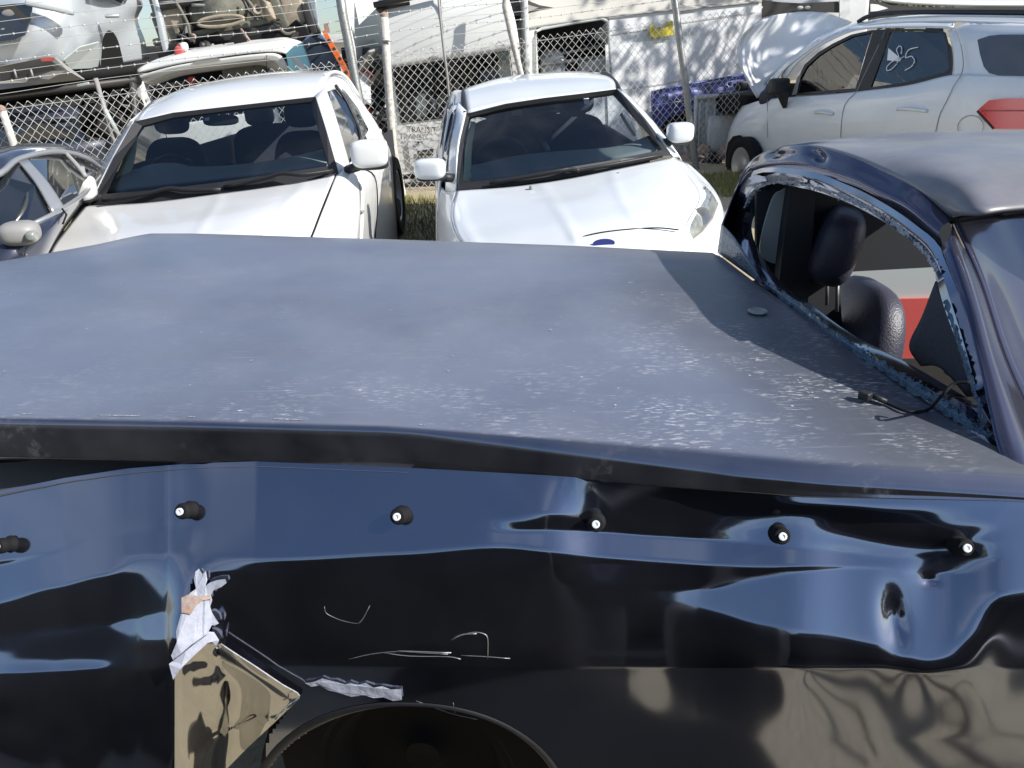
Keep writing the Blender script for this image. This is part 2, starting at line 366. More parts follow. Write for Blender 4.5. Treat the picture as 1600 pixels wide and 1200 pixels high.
for i, px in enumerate(pxs):
    for j in range(h):
        p = cols[i][min(j, h-1)]
        a = math.exp(-(((p.x-.50)/.22)**2 + ((p.y-1.30)/.34)**2))*1.3 + .5*math.exp(-(((p.y-1.22)/.14)**2))*(1 if -.5 < p.x < .6 else .4)
        dv.append(min(1, .12+a))
att.data.foreach_set('value', dv)
reflection_att = lid.data.attributes.new('film', 'FLOAT', 'POINT'); reflection_v = []  # falls towards the cab: dark tree reflection painted into the lid colour
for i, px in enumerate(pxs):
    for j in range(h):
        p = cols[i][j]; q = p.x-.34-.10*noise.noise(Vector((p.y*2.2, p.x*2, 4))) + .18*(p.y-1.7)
        reflection_v.append(1-1/(1+math.exp(-q/.045))*(.72 if p.y < 2.05 else .45))
reflection_att.data.foreach_set('value', reflection_v)
lidunder = slab('lid_underside', [Lid(-420, 650, -.05), Lid(1500, 745, -.05), Lid(1120, 400, -.05), Lid(235, 372, -.05), Lid(-420, 480, -.05)], M['rubber'], ute, .01, nrm=Vector((0, 0, 1)))
# side panel: every column is marched down with the tilt of the dented skin given at knots
top_edge = [(-80, 792), (0, 777), (100, 757), (200, 742), (300, 734), (400, 731), (640, 741), (860, 753), (1250, 782), (1600, 789), (1700, 791)]
A_ = {  # left of the crease: (py, tilt in degrees) knots
 -60: [(790, 36), (895, 36), (903, 14), (912, 36), (965, 36), (976, 16), (1000, 16), (1015, 26), (1035, 34), (1062, 34), (1075, 20), (1110, 10), (1135, 14), (1200, 8), (1290, 4)],
 0: [(775, 35), (874, 35), (880, 18), (888, 36), (938, 36), (950, 18), (985, 18), (1002, 27), (1030, 33), (1050, 35), (1062, 22), (1110, 12), (1140, 18), (1200, 8), (1290, 4)],
 80: [(760, 35), (862, 35), (866, 32), (870, 36), (915, 37), (926, 18), (975, 16), (990, 28), (1010, 22), (1048, 36), (1056, 20), (1110, 15), (1150, 12), (1200, 10), (1290, 4)],
 160: [(746, 35), (830, 36), (835, 36), (845, 37), (896, 38), (906, 18), (970, 16), (980, 26), (1010, 20), (1044, 35), (1050, 18), (1090, 14), (1150, 12), (1200, 10), (1290, 4)],
 240: [(737, 34), (820, 36), (825, 36), (835, 37), (862, 38), (870, 20), (950, 17), (966, 38), (1000, 40), (1010, 22), (1040, 30), (1048, 14), (1150, 12), (1200, 10), (1290, 4)],
 262: [(736, 34), (820, 36), (825, 37), (835, 38), (862, 39), (880, 38), (950, 36), (966, 40), (998, 40), (1008, 20), (1040, 20), (1048, 14), (1150, 10), (1200, 8), (1290, 4)],
 296: [(734, 34), (820, 37), (825, 38), (835, 39), (862, 40), (880, 40), (950, 38), (966, 36), (990, 30), (1008, 12), (1040, 8), (1048, 6), (1150, 2), (1200, 0), (1290, 0)],
 330: [(733, 35), (820, 36), (840, 36), (860, 36), (878, 34), (890, 28), (902, 8), (940, 5), (990, 4), (1008, 2), (1040, 0), (1060, 0), (1150, 0), (1200, 0), (1290, 0)],
}
def KN(s1, s2, b1, b2, u, hi, lo=13, bhi=None, c=4, g=-2, g2=-3, mid=9):
    bh = bhi if bhi is not None else mid
    return u + [(s1-7, lo if u[-1][1] < 28 else u[-1][1]), (s1+1, hi), (s2-1, hi), (min(s2+11, (s2+b1)/2), lo), (b1-4, lo), (b1+2, bh), (b2-2, bh), (b2+24, mid), (1040, c), (1048, g), (1200, g2), (1300, g2)]
B_ = {
 330: None,
 450: KN(845, 872, 900, 960, [(734, 34), (760, 34), (790, 34), (815, 34)], 34, 10, None, 3, 0, -2, 6),
 630: KN(842, 862, 905, 960, [(741, 34), (760, 34), (790, 34), (815, 34)], 35, 12, None, 3, 0, -2, 8),
 770: KN(834, 850, 900, 970, [(748, 35), (770, 35), (800, 35), (812, 36)], 36, 14, None, 4, 0, -2, 9),
 800: KN(834, 851, 900, 970, [(750, 36), (770, 36), (812, 36), (820, 13)], 36, 14, None, 4, 0, -2, 9),
 860: KN(833, 858, 905, 975, [(753, 38), (775, 38), (798, 38), (806, 13)], 37, 13, None, 4, 0, -2, 9),
 930: KN(836, 866, 915, 975, [(757, 13), (800, 14), (808, 14), (822, 14)], 38, 13, None, 4, 0, -3, 9),
 1030: KN(843, 873, 925, 935, [(765, 6), (790, 9), (810, 12), (830, 14)], 38, 12, 20, 5, -2, -3, 9),
 1100: KN(847, 878, 922, 948, [(770, 5), (790, 8), (810, 12), (836, 14)], 38, 12, 28, 5, -3, -3, 12),
 1180: KN(855, 881, 904, 970, [(777, 6), (800, 6), (818, 22), (832, 28)], 38, 13, 29.5, 6, -4, -3, 14),
 1250: KN(861, 883, 894, 982, [(783, 22), (797, 5), (812, 26), (836, 28)], 38, 14, 30.5, 6, -4, -3, 16),
 1320: KN(868, 884, 890, 990, [(785, 26), (800, 4), (822, 8), (848, 27)], 38, 20, 31, 6, -4, -3, 16),
 1375: KN(878, 884, 892, 1002, [(786, 28), (805, 10), (838, 5), (855, 26)], 36, 29, 32, 4, -4, -3, 12),
 1410: KN(876, 884, 905, 1018, [(787, 28), (805, 14), (845, 4), (862, 28)], 36, 33, 28, 2, -4, -3, 8),
 1440: KN(876, 890, 900, 1030, [(787, 28), (805, 14), (848, 4), (862, 22)], 20, 18, 33, 2, -4, -3, 8),
 1490: KN(872, 890, 896, 1022, [(788, 28), (812, 24), (850, 2), (860, 22)], 15, 15, 32, 2, -4, -3, 8),
 1530: KN(850, 872, 880, 985, [(788, 28), (806, 30), (815, 28), (825, 14)], 12, 28, 32, 2, -4, -3, 6),
 1560: KN(850, 872, 880, 925, [(788, 28), (806, 30), (815, 30), (825, 32)], 31, 31, 31, 2, -2, -3, 4),
 1640: KN(850, 872, 880, 915, [(790, 28), (806, 30), (815, 30), (825, 32)], 31, 31, 31, 2, -2, -3, 4),
}
del B_[330]
def kn_at(T, px):
    ks = sorted(T); px = min(max(px, ks[0]), ks[-1])
    for a, b in zip(ks, ks[1:]):
        if px <= b:
            t = (px-a)/(b-a); t = t*t*(3-2*t)*.5+t*.5
            return [(p[0]+(q[0]-p[0])*t, p[1]+(q[1]-p[1])*t) for p, q in zip(T[a], T[b])]
def tilt(K, py):
    if py <= K[0][0]: return K[0][1]
    for a, b in zip(K, K[1:]):
        if py <= b[0]:
            t = (py-a[0])/max(b[0]-a[0], .01); t = t*t*(3-2*t); return a[1]+(b[1]-a[1])*t
    return K[-1][1]
pxs2 = np.concatenate([np.linspace(-80, 255, 60), np.linspace(260, 400, 46), np.linspace(405, 1640, 235)])
pys2 = np.linspace(0, 1, 230)
raw = np.zeros((len(pxs2), len(pys2)))
PY = np.zeros_like(raw)
for i, px in enumerate(pxs2):
    te = lerp_poly(top_edge, px)-10
    if px < 330: K = kn_at(A_, px)
    elif px < 450:
        KA = kn_at(A_, 330); KB = kn_at(B_, 450); K = None; t = (px-330)/120
    else: K = kn_at(B_, px)
    for j, s in enumerate(pys2):
        py = te + (1290-te)*s; PY[i, j] = py
        raw[i, j] = tilt(K, py) if K else tilt(KA, py)*(1-t)+tilt(KB, py)*t
# light smoothing across columns
k = np.array([1, 2, 3, 2, 1.]); k /= k.sum()
pad = np.pad(raw, ((2, 2), (0, 0)), 'edge'); sm = sum(k[a]*pad[a:a+raw.shape[0]] for a in range(5))
ARCHC, ARCHR = None, None
base_n = OUT; LB = Lid(860, 700) + Vector((0, .015, -.03))
def wall_pt(px, py):  # reference vertical plane just inside the lid edge
    return Wp(px, py, LB, Vector((-.15, -1, 0)).normalized())
grid = []
for i, px in enumerate(pxs2):
    P = wall_pt(px, PY[i, 0]); col = [P]
    for j in range(1, len(pys2)):
        ph = math.radians(sm[i, j]); nn = OUT*math.cos(ph)+Vector((0, 0, 1))*math.sin(ph)
        P = Wp(px, PY[i, j], P, nn); col.append(P)
    grid.append(col)
# pull the columns back towards a common depth low down so that the skin stays one gentle shell
h = len(pys2)
D = np.array([[(p-C).length/ray(px, PY[i, j]).length for j, p in enumerate(grid[i])] for i, px in enumerate(pxs2)])
def blur(A, sg):
    w_ = int(sg*3); kk = np.exp(-.5*(np.arange(-w_, w_+1)/sg)**2); kk /= kk.sum(); P_ = np.pad(A, ((w_, w_), (0, 0)), 'edge')
    return sum(kk[a]*P_[a:a+A.shape[0]] for a in range(2*w_+1))
Ds, Dw = blur(D, 3.0), blur(D, 24)
Dm = blur(D, 14); wm = np.clip((1090-pxs2[:, None])/110, 0, 1)*np.clip((PY-880)/35, 0, 1); Ds = Ds*(1-wm)+Dm*wm
wx = np.clip((pxs2[:, None]-430)/120, 0, 1); wy = np.clip((PY-1046)/110, 0, 1); wy = wy*wy*(3-2*wy)
D = D*(1-wx)+wx*(Ds*(1-wy)+Dw*wy)
Dl = blur(D, 7); ll = np.clip((pxs2[:, None]-170)/50, 0, 1)*np.clip((345-pxs2[:, None])/40, 0, 1); D = D*(1-ll)+Dl*ll
D = D + .011*np.exp(-((pxs2[:, None]-1396-(PY-960)*.10)/19)**2-((PY-968)/44)**2) + .004*np.exp(-((pxs2[:, None]-1452)/11)**2-((PY-907)/8)**2)
grid = [[C+ray(px, PY[i, j])*float(D[i, j]) for j in range(h)] for i, px in enumerate(pxs2)]
vs = [v for c in grid for v in c]
# outlines in measured coordinates: wheel arch and torn corner are cut away
def in_arch(px, py):
    cx, cy, rx, ry = 640, 1262, 238, 160
    return ((px-cx)/rx)**2 + ((py-cy)/ry)**2 < 1
tear = [(300, 905), (320, 900), (330, 910), (328, 935), (326, 960), (332, 985), (330, 1000), (346, 1012), (398, 1048), (462, 1092), (450, 1110), (420, 1150), (395, 1300), (272, 1300), (272, 1050), (280, 1000), (284, 960), (296, 930)]
def in_poly(P, x, y):
    c = False
    for i in range(len(P)):
        x1, y1 = P[i]; x2, y2 = P[i-1]
        if (y1 > y) != (y2 > y) and x < (x2-x1)*(y-y1)/(y2-y1)+x1: c = not c
    return c
fs = []
for i in range(len(pxs2)-1):
    for j in range(h-1):
        cx = (pxs2[i]+pxs2[i+1])/2; cy = (PY[i, j]+PY[i+1, j+1])/2
        if in_arch(cx, cy) or in_poly(tear, cx, cy): continue
        fs.append((i*h+j, i*h+j+1, (i+1)*h+j+1, (i+1)*h+j))
side = link('side_panel', vs, fs, M['navy'], ute)
def surf(px, py, lift=0):   # a point on the side panel
    i = int(np.clip(np.searchsorted(pxs2, px), 1, len(pxs2)-1)); t = (px-pxs2[i-1])/(pxs2[i]-pxs2[i-1])
    te = PY[i, 0]; f = (py-te)/(1290-te)*(h-1); j = int(min(max(f, 0), h-2)); u = f-j
    a = grid[i-1][j].lerp(grid[i-1][j+1], u); b = grid[i][j].lerp(grid[i][j+1], u)
    p = a.lerp(b, t); d = (C-p).normalized(); 
    n_ = (grid[i][j+1]-grid[i][j]).cross(grid[i-1][j]-grid[i][j]).normalized()
    if n_.dot(C-p) < 0: n_ = -n_
    return p + n_*lift, n_
# inner wheel well and tyre behind the arch
arch = [(640+238*math.cos(t), 1262-160*math.sin(t)) for t in np.linspace(.05, math.pi-.05, 40)]
vs, fs = [], []
for a_, (x, y) in enumerate(arch):
    p, n_ = surf(x, y, .0); q = p - n_*.012; cpt = Vector((0, .16, 0))
    vs += [p, q, p + Vector((-.02, .1, -.0)), p + Vector((-.03, .38, 0))]
for i in range(len(arch)-1):
    for k_ in range(3): fs.append((i*4+k_, i*4+k_+1, (i+1)*4+k_+1, (i+1)*4+k_))
link('wheel_arch_liner', vs, fs, M['rubber'], ute)
pw = surf(640, 1100)[0]
wheel('wheel', Vector((pw.x-.02, pw.y+.27, .37)), OUT, .315, .22, ute, M['rubber'])
# painted lip flange around the arch
vs, fs = [], []
for i, (x, y) in enumerate(arch):
    p, n_ = surf(x, y, 0); cx, cy = (x-640)*1.05+640, (y-1262)*(1.03+.09*max(0, (640-x)/240))+1262
    q, n2 = surf(cx, cy, .0)
    vs += [p+n_*.001, (p+q)/2+n2*.006, q+n2*.001]
for i in range(len(arch)-1):
    for k_ in range(2): fs.append((i*3+k_, i*3+k_+1, (i+1)*3+k_+1, (i+1)*3+k_))
link('arch_lip', vs, fs, mat('satin_arch_lip', (.022, .022, .024), .45, noise_amt=.3, nscale=30), ute)
# crumpled flap below the tear, folded over the wheel arch
FT = [(272, 1024), (285, 1010), (300, 1004), (345, 1006), (400, 1042), (468, 1087)]
FB = [(272, 1290), (300, 1268), (340, 1216), (385, 1170), (430, 1128), (468, 1092)]
FC = [(272, 1054), (300, 1104), (327, 1150), (360, 1140), (395, 1120), (430, 1122), (450, 1104), (468, 1089)]
vs, fs = [], []; fx = np.linspace(273, 468, 90); R_ = 90; FY = []
for i, px in enumerate(fx):
    y0, y1, yc = lerp_poly(FT, px), lerp_poly(FB, px), lerp_poly(FC, px); P, _ = surf(px, y0); P = P + (C-P).normalized()*.012; vs.append(P); FY.append(y0)
    for j in range(1, R_+1):
        py = y0+(y1-y0)*j/R_; w_ = py-y0; ph = -17+3*math.sin(px*.06+py*.03)+2*math.sin(py*.09-px*.04)
        if px > 318: ph += 21*math.exp(-((w_-14-(px-330)*.03)/5.5)**2)
        ph += 26*math.exp(-((py-yc)/4.5)**2)
        if px < 330 and py > yc: ph = 4+3*math.sin(px*.5)
        dx, dy = px-318-(py-1050)*.7, py-1052
        rr_ = math.hypot(dx/30, dy/17); ph += 24*math.exp(-((rr_-.75)/.28)**2) - 6*math.exp(-(rr_/.45)**2)
        az = .10*math.sin(px*.045)+.05*math.sin(py*.07)
        nn = (OUT+Vector((az, 0, 0))).normalized()*math.cos(math.radians(ph))+Vector((0, 0, 1))*math.sin(math.radians(ph)); P = Wp(px, py, P, nn); vs.append(P); FY.append(py)
FD_ = np.array([(p-C).length/ray(fx[k_//(R_+1)], FY[k_]).length for k_, p in enumerate(vs)]).reshape(len(fx), R_+1)
fb = np.clip((350-fx[:, None])/40, 0, 1); FD_ = blur(FD_, 2)*(1-fb)+blur(FD_, 8)*fb
vs = [C+ray(fx[k_//(R_+1)], FY[k_])*float(FD_[k_//(R_+1), k_ % (R_+1)]) for k_ in range(len(vs))]
for i in range(len(fx)-1):
    for j in range(R_): fs.append((i*(R_+1)+j, i*(R_+1)+j+1, (i+1)*(R_+1)+j+1, (i+1)*(R_+1)+j))
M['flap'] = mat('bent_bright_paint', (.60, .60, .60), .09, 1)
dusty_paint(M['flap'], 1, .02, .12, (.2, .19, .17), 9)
o = link('crumpled_flap', vs, fs, M['flap'], ute); o['label'] = 'crumpled shiny flap of bent sheet metal'
tube('flap_edge', [C.lerp(surf(x, y)[0], .985) for x, y in ((345, 1006), (372, 1024), (400, 1042), (440, 1069), (468, 1087), (450, 1102), (430, 1124))], .0012, M['sealant'], ute, 5, 4)
slab('inner_cavity', [surf(x, y)[0]+Vector((0, .22, 0)) for x, y in ((262, 880), (372, 880), (485, 1080), (420, 1285), (262, 1285))], M['rubber'], ute, .005)
# torn white plastic
def onsurf(name, pts, lift, material, thick=.003, jag=0, label=None, sn=0):
    P = []
    for i, (x, y) in enumerate(pts):
        p, n_ = surf(x, y, lift + (random.uniform(-.0012, .0015) if jag else 0)); P.append(p)
    o = slab(name, P, material, ute, thick, nrm=(C-P[0]).normalized(), smooth_n=sn)
    if label: o['label'] = label
    return o
onsurf('torn_plastic', [(306, 905), (309, 893), (314, 888), (319, 896), (325, 891), (326, 903), (322, 912), (331, 906), (343, 902), (355, 901), (357, 907), (349, 913), (336, 918), (330, 926), (331, 934), (325, 945), (329, 953), (341, 962), (344, 970), (334, 973), (326, 974), (320, 985), (330, 984), (345, 996), (340, 1003), (325, 1001), (313, 1003), (300, 1010), (286, 1022), (276, 1034), (273, 1020), (281, 1000), (280, 985), (286, 962), (292, 940), (300, 925), (309, 918)], .008, M['filler'], .003, 1, 'jagged torn white plastic with rust stain')
onsurf('torn_plastic', [(290, 1010), (300, 998), (316, 985), (322, 988), (310, 1002), (298, 1016), (284, 1036), (276, 1052), (273, 1030)], .016, M['filler'], .002, 1)
onsurf('torn_plastic', [(318, 1000), (330, 994), (342, 995), (345, 1001), (330, 1004)], .02, M['filler'], .002, 1)
onsurf('rust_patch', [(290, 932), (300, 926), (312, 928), (326, 924), (331, 929), (316, 934), (306, 946), (299, 957), (289, 955)], .013, M['rust'], .002)
onsurf('torn_plastic', [(478, 1064), (492, 1062), (505, 1057), (516, 1061), (528, 1062), (540, 1067), (548, 1064), (560, 1068), (572, 1065), (585, 1071), (598, 1070), (612, 1074), (628, 1074), (629, 1090), (615, 1092), (600, 1086), (585, 1087), (570, 1084), (550, 1086), (530, 1079), (515, 1076), (500, 1069), (488, 1070)], .004, M['filler'], .003, 1, 'torn white plastic strip above the wheel arch')
# scratches: thin scored ridges of bare metal
def scratch(pts, r=.0006, sm=3):
    r *= .6
    P = [surf(x, y, .0004)[0] for x, y in pts]; v, f = tubeVF(spline(P, sm), r, 4)
    link('scratch', v, f, M['steel'], ute)
scratch([(507, 948), (510, 958), (525, 966), (540, 971), (560, 974), (568, 966), (573, 956), (578, 946)])
scratch([(560, 974), (568, 965), (577, 948)], .001)
scratch([(545, 1030), (580, 1022), (620, 1018), (660, 1020), (700, 1022)], .001)
scratch([(600, 1020), (640, 1025), (700, 1026), (720, 1030)], .0012)
scratch([(620, 1017), (650, 1018), (705, 1020)], .0016)
scratch([(705, 1000), (720, 993), (740, 988), (755, 990), (762, 998), (762, 1028)], .0014)
scratch([(710, 996), (725, 991), (745, 990)], .002)
scratch([(720, 1024), (760, 1026), (797, 1029)], .001)
scratch([(650, 1095), (680, 1106), (710, 1116), (746, 1124)], .0010)
scratch([(708, 1098), (711, 1114)], .0006)
# rubber tie studs
for (x, y) in [(18, 845), (298, 792), (629, 800), (932, 812), (1215, 830), (1494, 848)]:
    p, n_ = surf(x, y+4, -.002); ax = (OUT*.85+Vector((0, 0, .42))+Vector(((x-800)*.0001, 0, 0))).normalized()
    o = lathe('rubber_stud', p, ax, [(.0145, 0), (.0155, .004), (.0125, .009), (.0115, .013), (.0135, .018), (.0135, .026), (.011, .031), (.0001, .032)], M['rubber'], ute, 20)
    lathe('screw', p, ax, [(.0062, .0315), (.0062, .0345), (.0035, .0350), (.0028, .0335), (.0001, .0335)], M['chalk'], o, 14)
# tail trim strip under the lid at left: grey rail
vs_, fs_ = [], []
for i, px in enumerate(np.linspace(-80, 640, 30)):
    y1 = lerp_poly(top_edge, px); y0 = lerp_poly([(-80, 748), (0, 743), (100, 736), (200, 731), (300, 728), (400, 727), (640, 739)], px)
    a = surf(px, y1-2, .002)[0]; b = wall_pt(px, y0)+Vector((0, .05, .0)); b2 = wall_pt(px, (y0+y1)/2)+Vector((0, .02, 0))
    vs_ += [a, b2, b]
for i in range(29):
    for k_ in range(2): fs_.append((i*3+k_, i*3+k_+1, i*3+4+k_, i*3+3+k_))
link('tray_rail', vs_, fs_, mat('grey_rail', (.11, .11, .11), .45, .2), ute)
# lock oval on the lid and its ring
pl_ = Lid(1184, 487, .003)
o = lathe('lid_lock', pl_, LN, [(.022, 0), (.022, .002), (.019, .004), (.018, .002), (.0001, .0015)], M['steel'], ute, 28)
# ---- cab
cab_pts = dict()
roofrows = [
 [Wx(1168, 262, .86), Wx(1190, 240, .84), Wx(1250, 228, .82), Wx(1312, 240, .82), Wx(1380, 268, .82), Wx(1437, 298, .82), Wx(1486, 338, .83)],
 [Wy(1215, 232, 2.36), Wy(1275, 223, 2.20), Wy(1340, 226, 2.02), Wy(1400, 236, 1.82), Wy(1450, 256, 1.62), Wy(1500, 287, 1.45), Wy(1528, 335, 1.35)],
 [Wy(1300, 220, 2.36), Wy(1360, 216, 2.20), Wy(1420, 219, 2.02), Wy(1470, 228, 1.82), Wy(1520, 247, 1.62), Wy(1560, 282, 1.45), Wy(1578, 328, 1.35)],
 [Wy(1420, 209, 2.36), Wy(1480, 208, 2.20), Wy(1540, 213, 2.02), Wy(1590, 225, 1.82), Wy(1630, 244, 1.62), Wy(1660, 277, 1.45), Wy(1685, 320, 1.35)],
 [Wy(1600, 205, 2.36), Wy(1660, 205, 2.20), Wy(1720, 210, 2.02), Wy(1770, 222, 1.82), Wy(1810, 241, 1.62), Wy(1840, 272, 1.45), Wy(1865, 315, 1.35)]]
M['roofpaint'] = mat('faded_navy_roof_paint', (.15, .15, .18), .42, 0, .3, .15, noise_amt=.6, nscale=5, col2=(.26, .25, .25))
patch('roof', roofrows, M['roofpaint'], ute, 6, 6, .006)
# header band between roof edge and window seal, rippled
band0 = [(1168, 262, .86), (1190, 240, .84), (1250, 228, .82), (1312, 240, .82), (1380, 268, .82), (1437, 298, .82), (1488, 340, .83)]
band2 = [(1147, 305, .78), (1177, 266, .79), (1254, 265, .79), (1324, 289, .79), (1380, 317, .79), (1427, 349, .79), (1470, 388, .79)]
n = 70; B0 = spline([Wx(*p) for p in band0], 12); B2 = spline([Wx(*p) for p in band2], 12); vs = []; R = 12
for i in range(len(B0)):
    dent = .018*math.exp(-((i-29)/2.2)**2) + .012*math.exp(-((i-18)/2.0)**2) + .006*math.exp(-((i-50)/6)**2)
    for j in range(R+1):
        t = j/R; p = B0[i].lerp(B2[i], t)
        bul = math.sin(t*math.pi)*.012 + .004*math.sin(t*2*math.pi*1.2+i*.06) + .0010*math.sin(i*.35+t*4)
        p = p + Vector((-.9, -.15, .35))*(bul - dent*math.exp(-((t-.35)/.25)**2)); vs.append(p)
fs = [(i*(R+1)+j, i*(R+1)+j+1, (i+1)*(R+1)+j+1, (i+1)*(R+1)+j) for i in range(len(B0)-1) for j in range(R)]
link('rear_header_panel', vs, fs, M['cabpaint'], ute)
# window surround: outer loop and inner loop
outer = [(1128, 352), (1147, 305), (1177, 266), (1254, 265), (1324, 289), (1380, 317), (1427, 349), (1470, 388), (1502, 470), (1528, 560), (1552, 660), (1558, 700), (1500, 668), (1400, 590), (1300, 520), (1240, 478), (1188, 444), (1140, 395)]
inner = [(1160, 362), (1164, 335), (1193, 289), (1254, 294), (1310, 311), (1366, 338), (1417, 371), (1453, 410), (1475, 480), (1497, 540), (1520, 605), (1534, 645), (1490, 622), (1400, 568), (1310, 520), (1248, 474), (1200, 436), (1172, 395)]
def seal_x(p, dx):  # depth: the window leans forward from the lid up to the roof
    x, y = p; t = min(max((y-260)/400, 0), 1)
    base = [(1128, .66), (1190, .66), (1540, .74), (1600, .75)]
    zz = lerp_poly(base, x)
    topx = .79; yt = lerp_poly([(1128, 350), (1147, 305), (1177, 266), (1254, 265), (1470, 388), (1552, 660)], x); yb = lerp_poly([(1128, 380), (1189, 444), (1300, 520), (1558, 702)], x)
    k_ = min(max((y-yt)/max(yb-yt, 1), 0), 1); return Wx(x, y, topx*(1-k_)+zz*k_+dx)
O_ = spline([seal_x(p, -.002) for p in outer], 4, True); I_ = spline([seal_x(p, .012) for p in inner], 4, True); n = len(O_)
vs = []
for a, b in zip(O_, I_):
    mdl = a.lerp(b, .35)+Vector((-.008, 0, .003)); md2 = a.lerp(b, .5)+Vector((.004, 0, 0)); vs += [a, mdl, md2, b, b+Vector((.03, 0, -.005))]
fs = [(i*5+j, i*5+j+1, ((i+1) % n)*5+j+1, ((i+1) % n)*5+j) for i in range(n) for j in range(4)]
sharp(link('rear_window_frame', vs, fs, M['navy'], ute), 60)
# torn sealant and shattered glass crumbs around the frame
def crumbs(name, pts, material, n, size, spread, label=None):
    P = spline([seal_x(p, -.004) for p in pts], 10); vs, fs = [], []
    for k_ in range(n):
        p = random.choice(P) + Vector((random.gauss(0, spread*.3), random.gauss(0, spread), random.gauss(0, spread)))
        s = size*random.uniform(.4, 1.5); i = len(vs)
        a = Vector([random.gauss(0, 1) for _ in range(3)]).normalized(); b = a.orthogonal().normalized(); c_ = a.cross(b)
        vs += [p+a*s, p+b*s*.8, p+c_*s*.9, p-(a+b+c_)*s*.4]; fs += [(i, i+1, i+2), (i, i+1, i+3), (i+1, i+2, i+3), (i, i+2, i+3)]
    o = link(name, vs, fs, material, ute, False); o['kind'] = 'stuff'
    if label: o['label'] = label
def ribbon(name, pts, wd, material, rag=.5, dx=-.006):
    P = spline([seal_x(p, dx) for p in pts], 14); vs = []
    for i, p in enumerate(P):
        d = (P[min(i+1, len(P)-1)]-P[max(i-1, 0)]).normalized(); s_ = d.cross(Vector((-1, 0, .5))).normalized()
        a = wd*(1+rag*random.uniform(-1, 1)); b = wd*(1+rag*random.uniform(-1, 1)); q = Vector((-.004*random.random(), 0, 0))
        vs += [p-s_*a+q, p+Vector((-.003, 0, .001)), p+s_*b]
    fs = []
    for i in range(len(P)-1):
        for k_ in range(2): fs.append((i*3+k_, i*3+k_+1, i*3+4+k_, i*3+3+k_))
    return link(name, vs, fs, material, ute, False)
ribbon('glass_edge', [(1192, 440), (1248, 480), (1310, 528), (1390, 580), (1470, 632), (1548, 684)], .009, M['clips'])
ribbon('glass_edge', [(1478, 470), (1500, 535), (1520, 600), (1540, 665)], .006, M['clips'])
ribbon('glass_edge', [(1163, 325), (1180, 296), (1215, 285), (1250, 287), (1300, 300), (1350, 325)], .0028, M['sealant'], .9)
ribbon('sealant_strip', [(1310, 303), (1350, 320), (1390, 344), (1425, 372), (1452, 402), (1466, 425)], .004, M['sealant'], 1.0)
crumbs('glass_crumbs', [(1192, 440), (1310, 528), (1390, 580), (1470, 632), (1548, 684)], M['clips'], 900, .0035, .006, 'crumbs of shattered bluish window glass along the sill')
crumbs('sealant_crumbs', [(1165, 320), (1193, 287), (1254, 288), (1310, 305), (1366, 330), (1417, 364), (1458, 412)], M['sealant'], 300, .0028, .005, 'flakes of pale torn sealant along the top of the frame')
# far-side pillar corner
patch('rear_pillar', [[Wx(1186, 243, .84), Wx(1165, 268, .80), Wx(1145, 308, .75), Wx(1128, 352, .66)], [Wx(1184, 250, .9), Wx(1163, 285, .88), Wx(1140, 330, .84), Wx(1122, 395, .80)]], M['cabpaint'], ute, 5, 4)
patch('quarter_corner', [[Wx(1128, 350, .66), Wx(1122, 395, .64)], [Wx(1150, 375, .65), Wx(1150, 415, .645)], [Wx(1190, 440, .65), Wx(1190, 444, .65)]], M['clips'], ute, 5, 5)
# near C pillar and side of cab
patch('rear_pillar', [
 [Wx(1470, 388, .79), Wx(1502, 470, .775), Wx(1528, 560, .76), Wx(1556, 690, .74), Wx(1575, 735, .73)],
 [Wx(1484, 372, .80), Wx(1522, 470, .79), Wx(1552, 570, .78), Wx(1590, 690, .77), Wx(1610, 740, .76)],
 [Wx(1488, 350, .83), Wx(1530, 440, .85), Wx(1570, 560, .85), Wx(1625, 680, .86), Wx(1650, 745, .86)]], M['cabpaint'], ute, 6, 5)
patch('cab_side', [
 [Wx(1490, 343, .83), Wx(1532, 440, .85), Wx(1572, 560, .85), Wx(1627, 680, .86), Wx(1660, 745, .88)],
 [Wx(1540, 335, .93), Wx(1580, 430, .97), Wx(1625, 550, 1.0), Wx(1700, 680, 1.02), Wx(1740, 760, 1.02)],
 [Wx(1640, 324, 1.14), Wx(1700, 420, 1.2), Wx(1780, 550, 1.25), Wx(1860, 690, 1.25), Wx(1900, 790, 1.25)],
 [Wx(2010, 320, 1.9), Wx(2100, 430, 1.9), Wx(2200, 560, 1.9), Wx(2300, 700, 1.9), Wx(2380, 800, 1.9)]], M['cabpaint'], ute, 6, 6)
tube('drip_rail', [Wx(1487, 345, .826), Wx(1540, 334, .93), Wx(1600, 325, 1.05), Wx(1650, 321, 1.15), Wx(1800, 318, 1.5)], .006, M['rubber'], ute, 8, 6)
